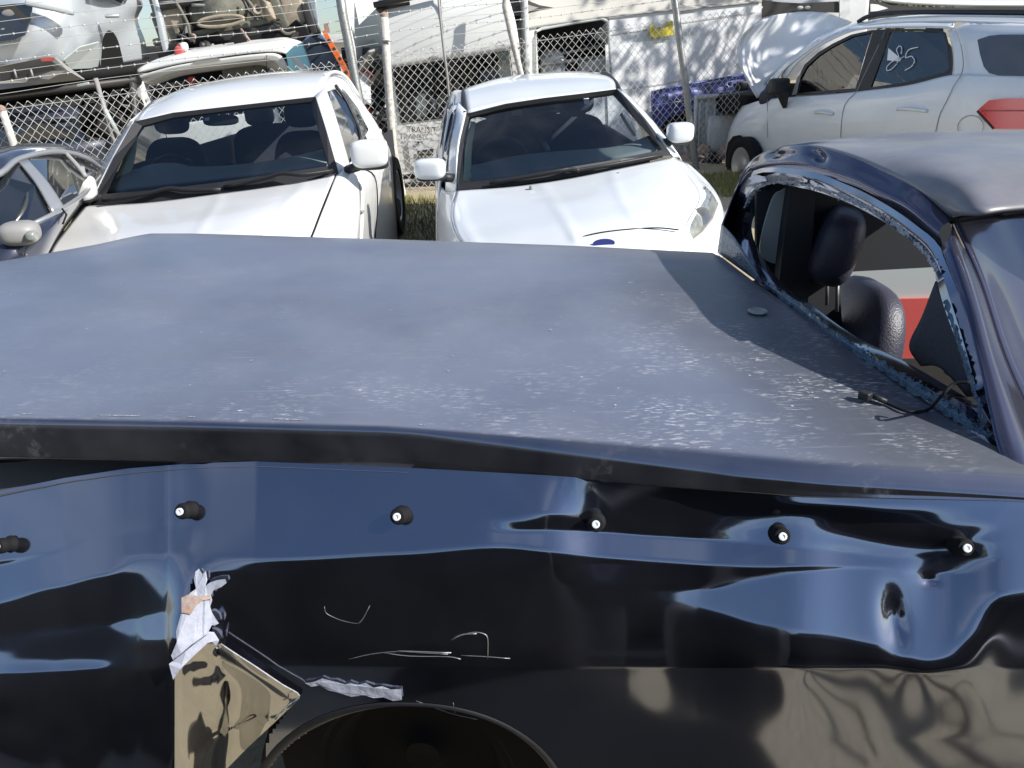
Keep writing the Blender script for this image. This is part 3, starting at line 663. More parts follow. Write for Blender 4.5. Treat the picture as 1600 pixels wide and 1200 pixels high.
# cab interior
iy = 2.25
slab('door_window', [Wy(1260, 300, 2.40), Wy(1560, 300, 2.40), Wy(1560, 412, 2.40), Wy(1450, 418, 2.40), Wy(1340, 424, 2.40), Wy(1260, 430, 2.40)], M['interior'], ute, .006, nrm=Vector((0, -1, 0)))
slab('seat_belt_pillar', [Wy(1236, 285, 2.32), Wy(1276, 285, 2.32), Wy(1262, 480, 2.3), Wy(1215, 460, 2.3)], M['interior'], ute, .05, nrm=Vector((0, -1, 0)))
slab('quarter_window', [Wy(1207, 312, 2.36), Wy(1222, 298, 2.36), Wy(1244, 296, 2.36), Wy(1234, 405, 2.36), Wy(1212, 412, 2.36), Wy(1190, 400, 2.36), Wy(1190, 370, 2.36)], M['palegrey'], ute, .01, smooth_n=5, nrm=Vector((0, -1, 0)))
slab('inner_trim', [Wy(1182, 300, 2.38), Wy(1200, 288, 2.38), Wy(1300, 290, 2.38), Wy(1320, 560, 2.38), Wy(1182, 560, 2.38)], M['interior'], ute, .02, nrm=Vector((0, -1, 0)))
rbox('cab_floor', Vector((1.6, 1.75, .45)), (1.9, 1.3, .05), M['interior'], ute, bevel=.01)
rbox('bulkhead', Vector((.76, 1.7, .78)), (.05, 1.2, .6), M['interior'], ute, bevel=.01)
def blob(name, c, size, material, parent, sq=2.6, rot=(0, 0, 0), taper=0):
    from mathutils import Euler
    Rm = Euler(rot).to_matrix(); vs, fs = [], []; nu, nv = 28, 18
    def se(v, e): return math.copysign(abs(v)**e, v)
    e = 2/sq
    for j in range(nv+1):
        la = -math.pi/2+math.pi*j/nv
        for i in range(nu):
            lo = 2*math.pi*i/nu
            p = Vector((se(math.cos(la), e)*se(math.cos(lo), e), se(math.cos(la), e)*se(math.sin(lo), e), se(math.sin(la), e)))
            k_ = 1+taper*p.z; p = Vector((p.x*size[0]/2*k_, p.y*size[1]/2*k_, p.z*size[2]/2)); vs.append(c+Rm@p)
    fs = [(j*nu+i, j*nu+(i+1) % nu, (j+1)*nu+(i+1) % nu, (j+1)*nu+i) for j in range(nv) for i in range(nu)]
    return link(name, vs, fs, material, parent)
hc = Wx(1306, 384, 1.02)
hr = blob('headrest', hc, (.14, .235, .235), M['leather'], ute, 3.0, (0, .25, -.35), -.06)
for dy in (-.04, .04): tube('headrest_post', [hc+Vector((.0, dy, -.09)), hc+Vector((.01, dy, -.2))], .006, M['steel'], ute)
blob('seat_back', Wx(1318, 578, 1.12), (.16, .52, .62), M['leather'], ute, 3.4, (0, .22, 0), -.18)
blob('seat_back', Vector((1.1, 1.38, .82)), (.16, .5, .7), M['leather'], ute, 3.4, (0, .22, 0), -.18)
patch('belt_cover', [[Wx(1470, 440, .85), Wx(1448, 496, .85), Wx(1428, 540, .85), Wx(1446, 570, .85)], [Wx(1482, 470, .83), Wx(1478, 510, .83), Wx(1480, 550, .83), Wx(1478, 575, .83)], [Wx(1500, 500, .82), Wx(1510, 540, .82), Wx(1520, 590, .82), Wx(1520, 620, .82)]], M['seat'], ute, 5, 5, .02)
rbox('belt_buckle', Wx(1484, 572, .84), (.012, .018, .035), M['steel'], ute, bevel=.003)
# flakes, chips and scuffs lying on the lid
vs, fs = [], []; r9 = random.Random(5)
spots = [(r9.uniform(0, 1300), r9.uniform(430, 650), 2, 0) for _ in range(26)] + [(40, 651, 10, 9), (180, 664, 22, 22), (205, 668, 14, 14), (438, 664, 14, 10), (450, 676, 24, 34), (466, 684, 14, 16), (868, 508, 7, 7), (860, 516, 5, 4), (1000, 455, 16, 6), (982, 440, 10, 4), (1180, 560, 12, 6), (1240, 596, 14, 8), (1262, 610, 10, 6), (1150, 530, 10, 4), (660, 688, 8, 4), (298, 656, 8, 4), (340, 360, 3, 0)]
for (x, y, rad, k_) in spots:
    for _ in range(1+k_):
        px_, py_ = x+r9.gauss(0, rad*.45), y+r9.gauss(0, max(rad, 1)*.22); lim = lerp_poly(nearp, px_)-9
        c = Lid(px_, min(py_, lim), .0012); q = r9.uniform(.0010, .0034)*(1.3 if k_ < 2 else 1); a0 = r9.uniform(0, 6.28); i = len(vs)
        n5 = r9.choice((3, 4, 5))
        for t in range(n5): vs.append(c+Vector((math.cos(a0+t*6.283/n5)*q*r9.uniform(.5, 1.8), math.sin(a0+t*6.283/n5)*q*r9.uniform(.4, 1), 0)))
        fs.append(tuple(range(i, i+n5)))
o = link('white_flakes', vs, fs, M['sealant'], ute, False); o['kind'] = 'stuff'; o['label'] = 'small white paint flakes and scuffs on the lid'
# wiring
tube('wire', [Wx(1515, 597, .72), Wx(1490, 600, .70), Wx(1470, 620, .68), Lid(1450, 640, .004), Lid(1420, 643, .006), Lid(1385, 630, .004), Lid(1355, 616, .008)], .0028, M['rubber'], ute, 8, 5)
pc = Lid(1352, 618, .012); rbox('wire_plug', pc, (.016, .02, .014), M['black'], ute, (0, 0, .6), .003)
tube('wire', [Lid(1358, 616, .012), Lid(1385, 628, .008)], .005, M['black'], ute, 8)
# rest of the ute that only other viewpoints and reflections meet
rbox('front_body', Vector((3.1, 1.75, .72)), (2.5, 1.5, .62), M['navy'], ute, bevel=.12)
rbox('tray_far_side', Vector((-.3, 2.32, .86)), (1.7, .06, .5), M['navy'], ute, bevel=.02)
rbox('chassis', Vector((.3, 1.8, .45)), (2.6, .9, .2), M['rubber'], ute, bevel=.02)
for x in (-.1, 2.9): wheel('wheel', Vector((x, 2.4, .33)), Vector((0, 1, 0)), .33, .22, ute)
wheel('wheel', Vector((2.9, 1.05, .33)), Vector((0, -1, 0)), .33, .22, ute)
# ------------------------------------------------------------------ WHITE SUV (left of centre)
def frit_ring(name, outer_, inner_, material, parent, lift=0):
    O2 = [V3(p) for p in outer_]; I2 = [V3(p) for p in inner_]; n = len(O2); vs = O2+I2
    vs += [v+(v-C).normalized()*.012 for v in I2]
    fs = [(i, (i+1) % n, n+(i+1) % n, n+i) for i in range(n)] + [(n+i, n+(i+1) % n, 2*n+(i+1) % n, 2*n+i) for i in range(n)]
    return link(name, vs, fs, material, parent, False)
def glass_sheet(name, rows, material, parent): return patch(name, rows, material, parent, 6, 5, 0)
def wiper(parent, pts, y=None):
    o = tube('wiper', [Wy(*p) for p in pts], .011, M['black'], parent, 6, 4)
    tube('wiper_blade', [Wy(p[0], p[1]+2.5, p[2]-.01) for p in pts], .007, M['rubber'], o, 5, 4); return o
def steering(parent, c, R, tiltv, arc=None):
    a = tiltv.cross(Vector((1, 0, 0))).normalized(); b = Vector((1, 0, 0)); P = [c+(b*math.cos(t)+a*math.sin(t))*R for t in np.linspace(0, 2*math.pi, 37)]
    v, f = tubeVF(P, .015, 8); o = link('steering_wheel', v, f, M['black'], parent)
    rbox('hub', c, (.17, .05, .1), M['interior'], o, (-.4, 0, 0), .02)
    for s in (-1, 1): tube('spoke', [c, c+b*R*s], .014, M['interior'], o, 6)
    return o
def seats(parent, xs_, y, z, sc=1.0, material='seat'):
    for x in xs_:
        blob('seat_back', Vector((x, y+.12, z-.12)), (.50*sc, .15, .60), M[material], parent, 3.5, (-.2, 0, 0), -.12)
        blob('headrest', Vector((x, y+.20, z+.29)), (.26*sc, .11, .19), M[material], parent, 3.2, (-.15, 0, 0))
suv = thing('white_suv', 'dusty white suv with a tan dashboard glow and its bonnet facing the ute, left of the white hatchback', 'car', (-1.7, 5.6, .2))
suv['label'] = 'white suv facing the ute, roof rails and broad flat bonnet, beside the dark saloon'
Wt = M['white']
patch('roof', [
 [(210, 193, 5.35), (270, 180, 5.40), (350, 169, 5.43), (430, 159, 5.45), (500, 151, 5.45)],
 [(224, 172, 5.7), (286, 148, 5.75), (362, 134, 5.8), (440, 126, 5.8), (512, 122, 5.75)],
 [(240, 158, 6.1), (298, 136, 6.3), (370, 122, 6.4), (445, 114, 6.4), (522, 112, 6.2)],
 [(252, 156, 6.8), (310, 136, 7.2), (375, 121, 7.4), (450, 112.5, 7.4), (528, 114, 7.0)],
 [(262, 166, 7.6), (320, 146, 8.1), (380, 130, 8.2), (450, 122, 8.1), (532, 124, 7.7)]], Wt, suv, 6, 6, .01)
ws = [[(216, 193, 5.36), (270, 180, 5.40), (350, 170, 5.42), (430, 161, 5.42), (490, 155, 5.42)],
 [(185, 248, 5.12), (262, 236, 5.12), (345, 226, 5.12), (430, 217, 5.12), (507, 208, 5.12)],
 [(151, 312, 4.90), (250, 304, 4.84), (340, 293, 4.82), (430, 280, 4.84), (524, 266, 4.90)]]
glass_sheet('windscreen', ws, M['glass'], suv)
O2 = [(209, 190, 5.34), (270, 176, 5.39), (350, 167, 5.41), (430, 158, 5.41), (493, 151, 5.41), (510, 205, 5.1), (529, 270, 4.88), (430, 291, 4.8), (340, 303, 4.78), (240, 316, 4.79), (142, 321, 4.88), (178, 245, 5.1)]
I2 = [(226, 199, 5.35), (272, 188, 5.39), (350, 178, 5.41), (430, 168, 5.41), (484, 162, 5.41), (499, 208, 5.1), (514, 259, 4.9), (430, 272, 4.83), (340, 285, 4.81), (250, 296, 4.82), (166, 303, 4.88), (192, 247, 5.1)]
frit_ring('windscreen_surround', [(a, b, c-.01) for a, b, c in O2], [(a, b, c-.01) for a, b, c in I2], M['black'], suv)
def pillar_strip(name, A, B, material, parent, thick=.01):
    return patch(name, [A, [(Wy(*a)+Wy(*b))/2+(C-Wy(*a)).normalized()*.012 for a, b in zip(A, B)], B], material, parent, 5, 4, thick)
pillar_strip('windscreen_pillar', [(492, 150, 5.43), (510, 205, 5.12), (529, 272, 4.90)], [(508, 136, 5.55), (526, 190, 5.3), (546, 258, 5.08)], Wt, suv)
pillar_strip('windscreen_pillar', [(210, 190, 5.36), (178, 246, 5.12), (140, 322, 4.90)], [(203, 190, 5.6), (170, 240, 5.4), (128, 318, 5.2)], Wt, suv)
# upper door frames and right hand windows
patch('door_frame', [
 [(500, 118, 6.2), (512, 116, 6.2), (540, 123, 6.4), (562, 155, 6.5), (589, 195, 6.5), (603, 224, 6.45)],
 [(503, 132, 5.7), (518, 128, 5.8), (534, 134, 6.1), (558, 168, 6.3), (576, 204, 6.3), (594, 226, 6.3)],
 [(505, 140, 5.55), (512, 143, 5.55), (530, 142, 5.9), (552, 176, 6.1), (570, 210, 6.1), (580, 228, 6.1)]], Wt, suv, 5, 4, .008)
slab('side_window', [(506, 141, 5.56), (514, 134, 5.7), (523, 137, 5.8), (540, 160, 5.75), (556, 192, 5.65), (560, 216, 5.55), (545, 250, 5.1), (532, 210, 5.25), (518, 170, 5.4)], M['darkglass'], suv, .01)
slab('side_window', [(526, 130, 5.95), (540, 143, 6.1), (560, 170, 6.2), (576, 202, 6.2), (567, 220, 5.9), (553, 180, 5.95), (538, 152, 5.95)], M['darkglass'], suv, .01)
tube('window_trim', [(524, 133, 5.8), (540, 156, 5.78), (558, 195, 5.72), (564, 220, 5.6)], .012, M['black'], suv, 6, 4)
tube('roof_rail', [(508, 118, 5.8), (524, 112, 6.1), (542, 122, 6.3), (562, 152, 6.4)], .012, M['white'], suv, 6, 4)
patch('roof_rail', [[(453, 130, 5.95), (460, 122, 6.2), (475, 114, 6.5), (492, 110, 6.6)], [(478, 131, 5.9), (488, 125, 6.1), (500, 117, 6.3), (508, 112, 6.5)]], M['greysedan'], suv, 5, 4, .012)
patch('roof_rail', [[(236, 163, 5.9), (246, 156, 6.1), (258, 150, 6.3)], [(243, 165, 5.9), (254, 158, 6.1), (266, 151, 6.3)]], M['greysedan'], suv, 5, 4, .012)
# bonnet
hood = patch('bonnet', [
 [(133, 323, 4.86), (230, 318, 4.76), (335, 305, 4.74), (430, 292, 4.78), (523, 275, 4.86)],
 [(105, 357, 4.55), (212, 342, 4.50), (325, 326, 4.48), (425, 312, 4.50), (510, 306, 4.55)],
 [(80, 392, 4.22), (195, 373, 4.18), (315, 355, 4.16), (415, 342, 4.2), (492, 352, 4.25)],
 [(64, 440, 3.95), (180, 415, 3.9), (305, 400, 3.88), (405, 392, 3.9), (474, 405, 3.98)],
 [(60, 520, 3.82), (180, 505, 3.75), (305, 485, 3.72), (405, 470, 3.75), (470, 480, 3.85)]], Wt, suv, 16, 12, .01)
emboss(hood, [[(345, 306), (338, 322), (322, 345), (305, 375)], [(475, 289), (455, 312), (428, 345), (405, 380)]], 7, .014)
tube('bonnet_gap', [(525, 276, 4.86), (511, 307, 4.55), (493, 353, 4.25), (475, 406, 3.98)], .006, M['rubber'], suv, 5, 4)
patch('front_wing', [
 [(526, 274, 4.87), (513, 307, 4.56), (495, 353, 4.26), (477, 406, 3.99), (472, 480, 3.86)],
 [(540, 262, 4.99), (536, 292, 4.74), (530, 335, 4.5), (526, 385, 4.3), (524, 470, 4.1)],
 [(552, 256, 5.1), (560, 290, 4.95), (562, 330, 4.75), (560, 380, 4.6), (558, 470, 4.4)]], Wt, suv, 6, 6, .01)
patch('front_door', [
 [(546, 255, 5.1), (562, 290, 4.97), (564, 330, 4.78), (562, 380, 4.62), (560, 470, 4.42)],
 [(565, 238, 5.6), (582, 270, 5.5), (586, 320, 5.4), (584, 370, 5.3), (580, 460, 5.1)],
 [(592, 225, 6.2), (603, 245, 6.2), (607, 300, 6.1), (608, 362, 6.0), (606, 450, 5.9)],
 [(603, 222, 6.6), (611, 245, 7.0), (616, 300, 7.0), (620, 360, 6.9), (620, 450, 6.8)]], Wt, suv, 5, 6, .01)
tube('door_gap', [(560, 262, 5.2), (585, 275, 5.47), (590, 320, 5.36), (586, 372, 5.25)], .005, M['rubber'], suv, 5, 4)
rbox('side_marker', Wy(566, 331, 4.78), (.012, .05, .02), M['alloy'], suv, bevel=.004)
patch('left_wing', [
 [(136, 324, 4.88), (109, 359, 4.57), (84, 394, 4.24), (68, 442, 3.97), (64, 522, 3.84)],
 [(140, 330, 5.0), (115, 368, 4.75), (92, 405, 4.5), (78, 460, 4.2), (72, 540, 4.1)],
 [(146, 340, 5.2), (125, 385, 5.1), (104, 425, 4.8), (92, 485, 4.5), (84, 560, 4.3)]], Wt, suv, 5, 5, .01)
patch('left_side', [[(203, 190, 5.6), (128, 318, 5.2), (90, 400, 5.3), (90, 480, 5.3)], [(236, 165, 6.4), (195, 280, 6.6), (160, 360, 6.6), (160, 430, 6.6)], [(262, 170, 7.6), (250, 250, 8.0), (230, 330, 8.0), (230, 400, 8.0)]], Wt, suv, 5, 5, .01)
patch('right_side_rear', [[(603, 222, 6.45), (611, 300, 7), (615, 370, 6.9)], [(585, 195, 7.8), (600, 260, 8.0), (600, 320, 8)]], Wt, suv, 4, 4, .01)
# mirrors
def wing_mirror(parent, c, size, sgn, housing='white', rz=0.1):
    o = blob('wing_mirror', c, size, M[housing], parent, 3.6, (0, 0, rz), .03)
    blob('mirror_base', c+Vector((0, .02, -size[2]*.42)), (size[0]*.95, size[1]*.9, size[2]*.35), M['black'], o, 3)
    tube('mirror_arm', [c+Vector((-sgn*size[0]*.35, .03, -size[2]*.45)), c+Vector((-sgn*size[0]*.72, .09, -size[2]*.6))], .028, M['black'], o, 8)
    return o
wing_mirror(suv, Wy(577, 240, 4.85), (.225, .12, .165), 1)
wing_mirror(suv, Wy(124, 294, 4.85), (.19, .12, .15), -1)
wiper(suv, [(160, 313, 4.80), (225, 303, 4.78), (262, 294, 4.78), (292, 296, 4.76), (345, 296, 4.75)])
wiper(suv, [(350, 292, 4.78), (415, 277, 4.76), (440, 270, 4.76), (475, 272, 4.76), (520, 266, 4.84)])
# interior
patch('dashboard', [[(166, 300, 4.98), (250, 290, 4.95), (340, 280, 4.93), (430, 270, 4.95), (512, 258, 4.98)], [(185, 270, 5.35), (255, 262, 5.35), (340, 262, 5.35), (430, 252, 5.35), (505, 236, 5.35)], [(190, 300, 5.5), (255, 296, 5.5), (340, 290, 5.5), (430, 285, 5.5), (505, 275, 5.5)]], M['dash'], suv, 5, 5, .02)
blob('instrument_hood', Wy(258, 282, 5.3), (.42, .3, .22), M['dash'], suv, 2.4)
steering(suv, Wy(268, 284, 5.55), .19, Vector((0, -.85, .5)))
seats(suv, (Wy(268, 230, 6.2).x, Wy(470, 205, 6.2).x), 6.1, 1.12)
patch('roof_lining', [[(215, 196, 5.42), (350, 176, 5.46), (490, 160, 5.46)], [(236, 172, 6.3), (365, 148, 6.4), (500, 134, 6.3)], [(255, 172, 7.3), (380, 146, 7.4), (500, 134, 7.3)]], M['interior'], suv, 6, 6, .01)
patch('pillar_trim', [[(205, 207, 5.42), (195, 240, 5.3), (180, 280, 5.16), (166, 302, 5.05)], [(214, 216, 5.45), (210, 250, 5.33), (198, 288, 5.2), (186, 302, 5.1)]], M['palegreen'], suv, 5, 5, .01)
blob('rear_view_mirror', Wy(345, 188, 5.5), (.24, .03, .07), M['black'], suv, 3)
slab('sensor_sticker', [(320, 184, 5.37), (327, 183, 5.37), (327, 188, 5.37), (320, 189, 5.37)], M['chalk'], suv, .002)
rbox('dash_gadget', Wy(342, 268, 5.3), (.05, .03, .05), M['black'], suv, bevel=.01)
tube('seat_belt', [(257, 198, 6.2), (262, 225, 6.25), (265, 245, 6.3)], .008, M['palegrey'], suv, 4)
rbox('interior_floor', Vector((-1.75, 6.3, .45)), (1.3, 2.6, .05), M['interior'], suv, bevel=.01)
rbox('inner_side', Vector((-2.45, 6.6, .85)), (.03, 2.6, .7), M['interior'], suv, bevel=.005)
rbox('inner_side', Vector((-1.03, 6.7, .85)), (.03, 2.2, .6), M['interior'], suv, bevel=.005)
for x, y in ((-2.5, 4.3), (-.98, 4.35), (-2.5, 7.2), (-1.05, 7.2)): wheel('wheel', Vector((x, y, gz(x, y)+.35)), Vector((1 if x > -1.7 else -1, 0, 0)), .36, .24, suv)
rbox('underbody', Vector((-1.75, 5.7, .48)), (1.6, 3.4, .2), M['rubber'], suv, bevel=.05)
rbox('front_bumper', Vector((-1.95, 3.82, .58)), (1.5, .16, .4), Wt, suv, bevel=.07)

blob('rear_seat', Vector((-1.78, 7.35, .98)), (1.25, .2, .62), M['seat'], suv, 5, (-.2, 0, 0))
for x in (-2.15, -1.45): blob('headrest', Vector((x, 7.42, 1.36)), (.26, .1, .18), M['seat'], suv, 3.2)
rbox('tail_panel', Vector((-1.8, 8.0, .8)), (1.3, .06, .7), Wt, suv, bevel=.02)
# ------------------------------------------------------------------ WHITE HATCHBACK (centre)
fo = thing('white_hatchback', 'white hatchback facing the ute, slanted headlight, right of the suv with roof rails', 'car', (.4, 5.4, .2))
Wf = M['white2']
patch('roof', [
 [(728, 178, 5.48), (790, 163, 5.50), (850, 155, 5.52), (910, 148, 5.55), (966, 141, 5.6)],
 [(724, 150, 5.8), (786, 138, 5.85), (850, 130, 5.9), (910, 126, 5.9), (958, 126, 5.9)],
 [(724, 140, 6.2), (784, 123, 6.4), (850, 115.5, 6.5), (905, 113, 6.5), (951, 119, 6.3)],
 [(730, 142, 6.9), (788, 125, 7.2), (850, 117, 7.3), (905, 115, 7.3), (945, 121, 7.1)],
 [(742, 160, 7.6), (795, 140, 7.9), (850, 132, 7.9), (905, 130, 7.9), (940, 136, 7.7)]], Wf, fo, 6, 6, .01)
for pp in ([(727, 178, 5.46), (724, 152, 5.78), (725, 141, 6.15)], [(968, 142, 5.58), (962, 130, 5.85), (951, 119, 6.2), (942, 114, 6.5)]):
    tube('roof_channel', pp, .018, M['black'], fo, 6, 4)
glass_sheet('windscreen', [
 [(733, 180, 5.48), (790, 166, 5.50), (850, 157, 5.52), (910, 150, 5.55), (960, 143, 5.58)],
 [(722, 232, 5.15), (795, 224, 5.14), (862, 214, 5.15), (935, 203, 5.2), (1000, 190, 5.3)],
 [(716, 291, 4.86), (800, 282, 4.82), (885, 268, 4.84), (970, 254, 4.92), (1044, 240, 5.08)]], M['glass'], fo)
O2 = [(728, 178, 5.46), (790, 162, 5.48), (850, 153, 5.50), (910, 146, 5.53), (964, 139, 5.57), (1005, 185, 5.3), (1050, 243, 5.05), (970, 262, 4.9), (885, 277, 4.8), (800, 290, 4.78), (715, 297, 4.82), (716, 235, 5.12)]
I2 = [(736, 186, 5.47), (790, 171, 5.49), (850, 163, 5.51), (910, 156, 5.54), (958, 149, 5.58), (995, 190, 5.3), (1035, 234, 5.07), (970, 248, 4.92), (885, 262, 4.83), (800, 277, 4.81), (724, 285, 4.86), (723, 236, 5.13)]
frit_ring('windscreen_surround', [(a, b, c-.01) for a, b, c in O2], [(a, b, c-.01) for a, b, c in I2], M['black'], fo)
pillar_strip('windscreen_pillar', [(729, 174, 5.47), (716, 230, 5.13), (713, 300, 4.83)], [(716, 160, 5.6), (698, 240, 5.3), (697, 300, 5.0)], Wf, fo)
pillar_strip('windscreen_pillar', [(965, 139, 5.58), (1008, 186, 5.3), (1052, 246, 5.06)], [(972, 141, 5.66), (1018, 188, 5.45), (1062, 246, 5.25)], Wf, fo)
patch('door_frame', [
 [(724, 142, 6.15), (709, 143, 6.3), (699, 160, 6.3), (688, 205, 6.2), (683, 245, 6.1)],
 [(722, 165, 5.6), (706, 175, 5.6), (698, 205, 5.5), (692, 245, 5.4), (690, 285, 5.2)]], Wf, fo, 5, 4, .008)
slab('side_window', [(707, 160, 5.85), (710, 178, 5.5), (702, 225, 5.3), (696, 268, 5.1), (690, 262, 5.3), (692, 215, 5.6), (699, 170, 5.9)], M['darkglass'], fo, .01)
slab('side_window', [(700, 160, 6.1), (690, 205, 6.0), (686, 240, 5.95), (688, 225, 5.7), (694, 185, 5.85)], M['darkglass'], fo, .01)
hood = patch('bonnet', [
 [(714, 299, 4.82), (800, 293, 4.76), (885, 281, 4.77), (970, 264, 4.86), (1052, 247, 5.04)],
 [(706, 330, 4.55), (800, 316, 4.50), (900, 301, 4.50), (990, 287, 4.55), (1075, 277, 4.72)],
 [(712, 362, 4.25), (808, 342, 4.22), (905, 326, 4.20), (998, 316, 4.24), (1092, 310, 4.4)],
 [(735, 405, 3.92), (820, 380, 3.92), (910, 365, 3.88), (1005, 354, 3.92), (1070, 356, 4.05)],
 [(740, 480, 3.72), (825, 455, 3.68), (915, 430, 3.66), (1005, 420, 3.7), (1065, 420, 3.85)]], Wf, fo, 16, 14, .01)
emboss(hood, [[(846, 289), (862, 312), (882, 342), (900, 372)], [(957, 270), (962, 292), (976, 322), (998, 352)], [(716, 318), (722, 345), (745, 385)]], 8, .016)
tube('bonnet_gap', [(886, 379, 3.86), (910, 370, 3.85), (940, 363, 3.86), (985, 358, 3.88), (1028, 356, 3.91), (1060, 359, 3.97)], .004, M['rubber'], fo, 5, 4)
patch('front_wing', [
 [(1052, 247, 5.05), (1076, 277, 4.73), (1093, 310, 4.41), (1071, 356, 4.06), (1066, 420, 3.86)],
 [(1068, 254, 5.15), (1095, 282, 4.9), (1114, 312, 4.6), (1105, 370, 4.3), (1100, 430, 4.1)],
 [(1080, 267, 5.25), (1109, 292, 5.0), (1127, 321, 4.8), (1130, 352, 4.6), (1124, 400, 4.4)],
 [(1078, 330, 5.6), (1108, 340, 5.2), (1125, 365, 5.0), (1128, 400, 4.8), (1120, 460, 4.6)]], Wf, fo, 6, 6, .01)
patch('left_wing', [
 [(713, 299, 4.83), (706, 330, 4.55), (712, 362, 4.25), (735, 405, 3.92), (740, 480, 3.72)],
 [(700, 300, 4.95), (694, 328, 4.75), (698, 362, 4.5), (708, 410, 4.2), (715, 480, 4.0)],
 [(687, 290, 5.3), (684, 330, 5.1), (684, 368, 4.9), (686, 410, 4.6), (690, 480, 4.4)]], Wf, fo, 6, 6, .01)
patch('left_side', [[(691, 262, 5.25), (684, 330, 5.1), (684, 400, 4.9)], [(682, 240, 6.1), (682, 300, 6.0), (682, 360, 6.0)], [(705, 160, 7.4), (700, 240, 7.5), (695, 320, 7.5)]], Wf, fo, 5, 5, .01)
patch('right_side', [[(970, 141, 5.7), (1062, 246, 5.25), (1078, 330, 5.6)], [(955, 122, 6.8), (1035, 215, 6.6), (1050, 280, 6.6)], [(940, 130, 7.7), (990, 190, 7.8), (1000, 260, 7.8)]], Wf, fo, 5, 5, .01)
hl = patch('headlight', [[(1056, 370, 3.98), (1067, 350, 4.1), (1085, 321, 4.33), (1101, 292, 4.68)], [(1064, 375, 4.0), (1084, 352, 4.15), (1104, 324, 4.38), (1112, 303, 4.62)], [(1074, 377, 4.05), (1096, 360, 4.2), (1112, 340, 4.42), (1121, 319, 4.6)]], M['lens'], fo, 6, 6, .01)
o = tube('headlight_gasket', [(1055, 372, 3.97), (1066, 350, 4.09), (1084, 321, 4.32), (1101, 291, 4.67), (1122, 318, 4.6), (1113, 342, 4.41), (1097, 362, 4.19), (1075, 379, 4.04), (1055, 372, 3.97)], .004, M['greyprint'], hl, 5)
lathe('bulb_housing', Wy(1096, 338, 4.25), (C-Wy(1096, 338, 4.25)), [(.045, 0), (.05, .012), (.03, .004), (.0001, 0)], M['alloy'], hl, 20)
ov = [Wy(943, 379, 3.80)+Vector((.055*math.cos(t), -.012, .022*math.sin(t))) for t in np.linspace(0, 2*math.pi, 20, endpoint=False)]
slab('badge', ov, M['blue'], fo, .01, nrm=Vector((0, -.6, .8)))
for p in ((830, 294, 4.66), (966, 273, 4.76)): lathe('washer_nozzle', Wy(*p), Vector((0, 0, 1)), [(.014, 0), (.012, .012), (.0001, .016)], M['greyprint'], fo, 10)
wing_mirror(fo, Wy(672, 264, 4.88), (.19, .12, .125), -1, 'white2', -.2)
wing_mirror(fo, Wy(1063, 207, 5.15), (.165, .12, .125), 1, 'white2', .15)
wiper(fo, [(765, 285, 4.78), (820, 276, 4.76), (870, 267, 4.76), (890, 264, 4.78), (905, 266, 4.78)])
wiper(fo, [(880, 268, 4.77), (905, 265, 4.8), (960, 256, 4.84), (1035, 242, 4.98)])
patch('dashboard', [[(724, 284, 4.98), (800, 276, 4.95), (885, 261, 4.96), (970, 247, 5.02), (1034, 234, 5.15)], [(735, 262, 5.3), (805, 246, 5.3), (880, 238, 5.3), (960, 232, 5.35), (1015, 214, 5.45)], [(735, 300, 5.5), (805, 290, 5.5), (880, 280, 5.5), (960, 270, 5.5), (1015, 255, 5.5)]], M['dash'], fo, 5, 5, .02)
steering(fo, Wy(785, 256, 5.42), .185, Vector((0, -.85, .5)))
blob('instrument_hood', Wy(745, 274, 5.15), (.3, .25, .13), M['dash'], fo, 2.4)
seats(fo, (Wy(770, 220, 6.1).x, Wy(905, 205, 6.1).x), 6.05, 1.12)
slab('rear_window', [(782, 172, 7.5), (830, 163, 7.5), (872, 160, 7.5), (874, 176, 7.5), (830, 182, 7.5), (790, 186, 7.5)], M['palegrey'], fo, .01, smooth_n=3)
tube('seat_belt', [(970, 178, 6.3), (982, 198, 6.3), (992, 212, 6.3)], .012, M['palegrey'], fo, 4)
tube('seat_belt', [(850, 222, 5.9), (856, 236, 5.85)], .024, M['palegrey'], fo, 4)
slab('windscreen_sticker', [(912, 154, 5.52), (920, 153, 5.52), (921, 162, 5.50), (913, 163, 5.50)], M['chalk'], fo, .002)
blob('rear_view_mirror', Wy(843, 175, 5.6), (.24, .03, .07), M['black'], fo, 3)
patch('pillar_trim', [[(736, 190, 5.5), (727, 235, 5.2), (724, 284, 4.93)], [(743, 192, 5.53), (737, 235, 5.24), (736, 284, 4.98)]], M['palegreen'], fo, 5, 5, .01)
rbox('interior_floor', Vector((.35, 6.2, .45)), (1.3, 2.6, .05), M['interior'], fo, bevel=.01)
rbox('inner_side', Vector((-.32, 6.4, .82)), (.03, 2.4, .6), M['interior'], fo, bevel=.005)
rbox('inner_side', Vector((.98, 6.4, .82)), (.03, 2.2, .6), M['interior'], fo, bevel=.005)
patch('roof_lining', [[(735, 184, 5.54), (850, 164, 5.58), (958, 148, 5.64)], [(738, 160, 6.3), (850, 140, 6.4), (945, 135, 6.3)], [(745, 165, 7.3), (850, 145, 7.4), (935, 140, 7.3)]], M['interior'], fo, 6, 6, .01)
for x, y in ((-.4, 4.35), (1.15, 4.45), (-.4, 7.0), (1.0, 7.0)): wheel('wheel', Vector((x, y, gz(x, y)+.31)), Vector((1 if x > .3 else -1, 0, 0)), .32, .21, fo)
rbox('underbody', Vector((.38, 5.6, .4)), (1.4, 3.2, .2), M['rubber'], fo, bevel=.05)
rbox('front_bumper', Vector((.4, 3.72, .5)), (1.35, .2, .42), Wf, fo, bevel=.08)

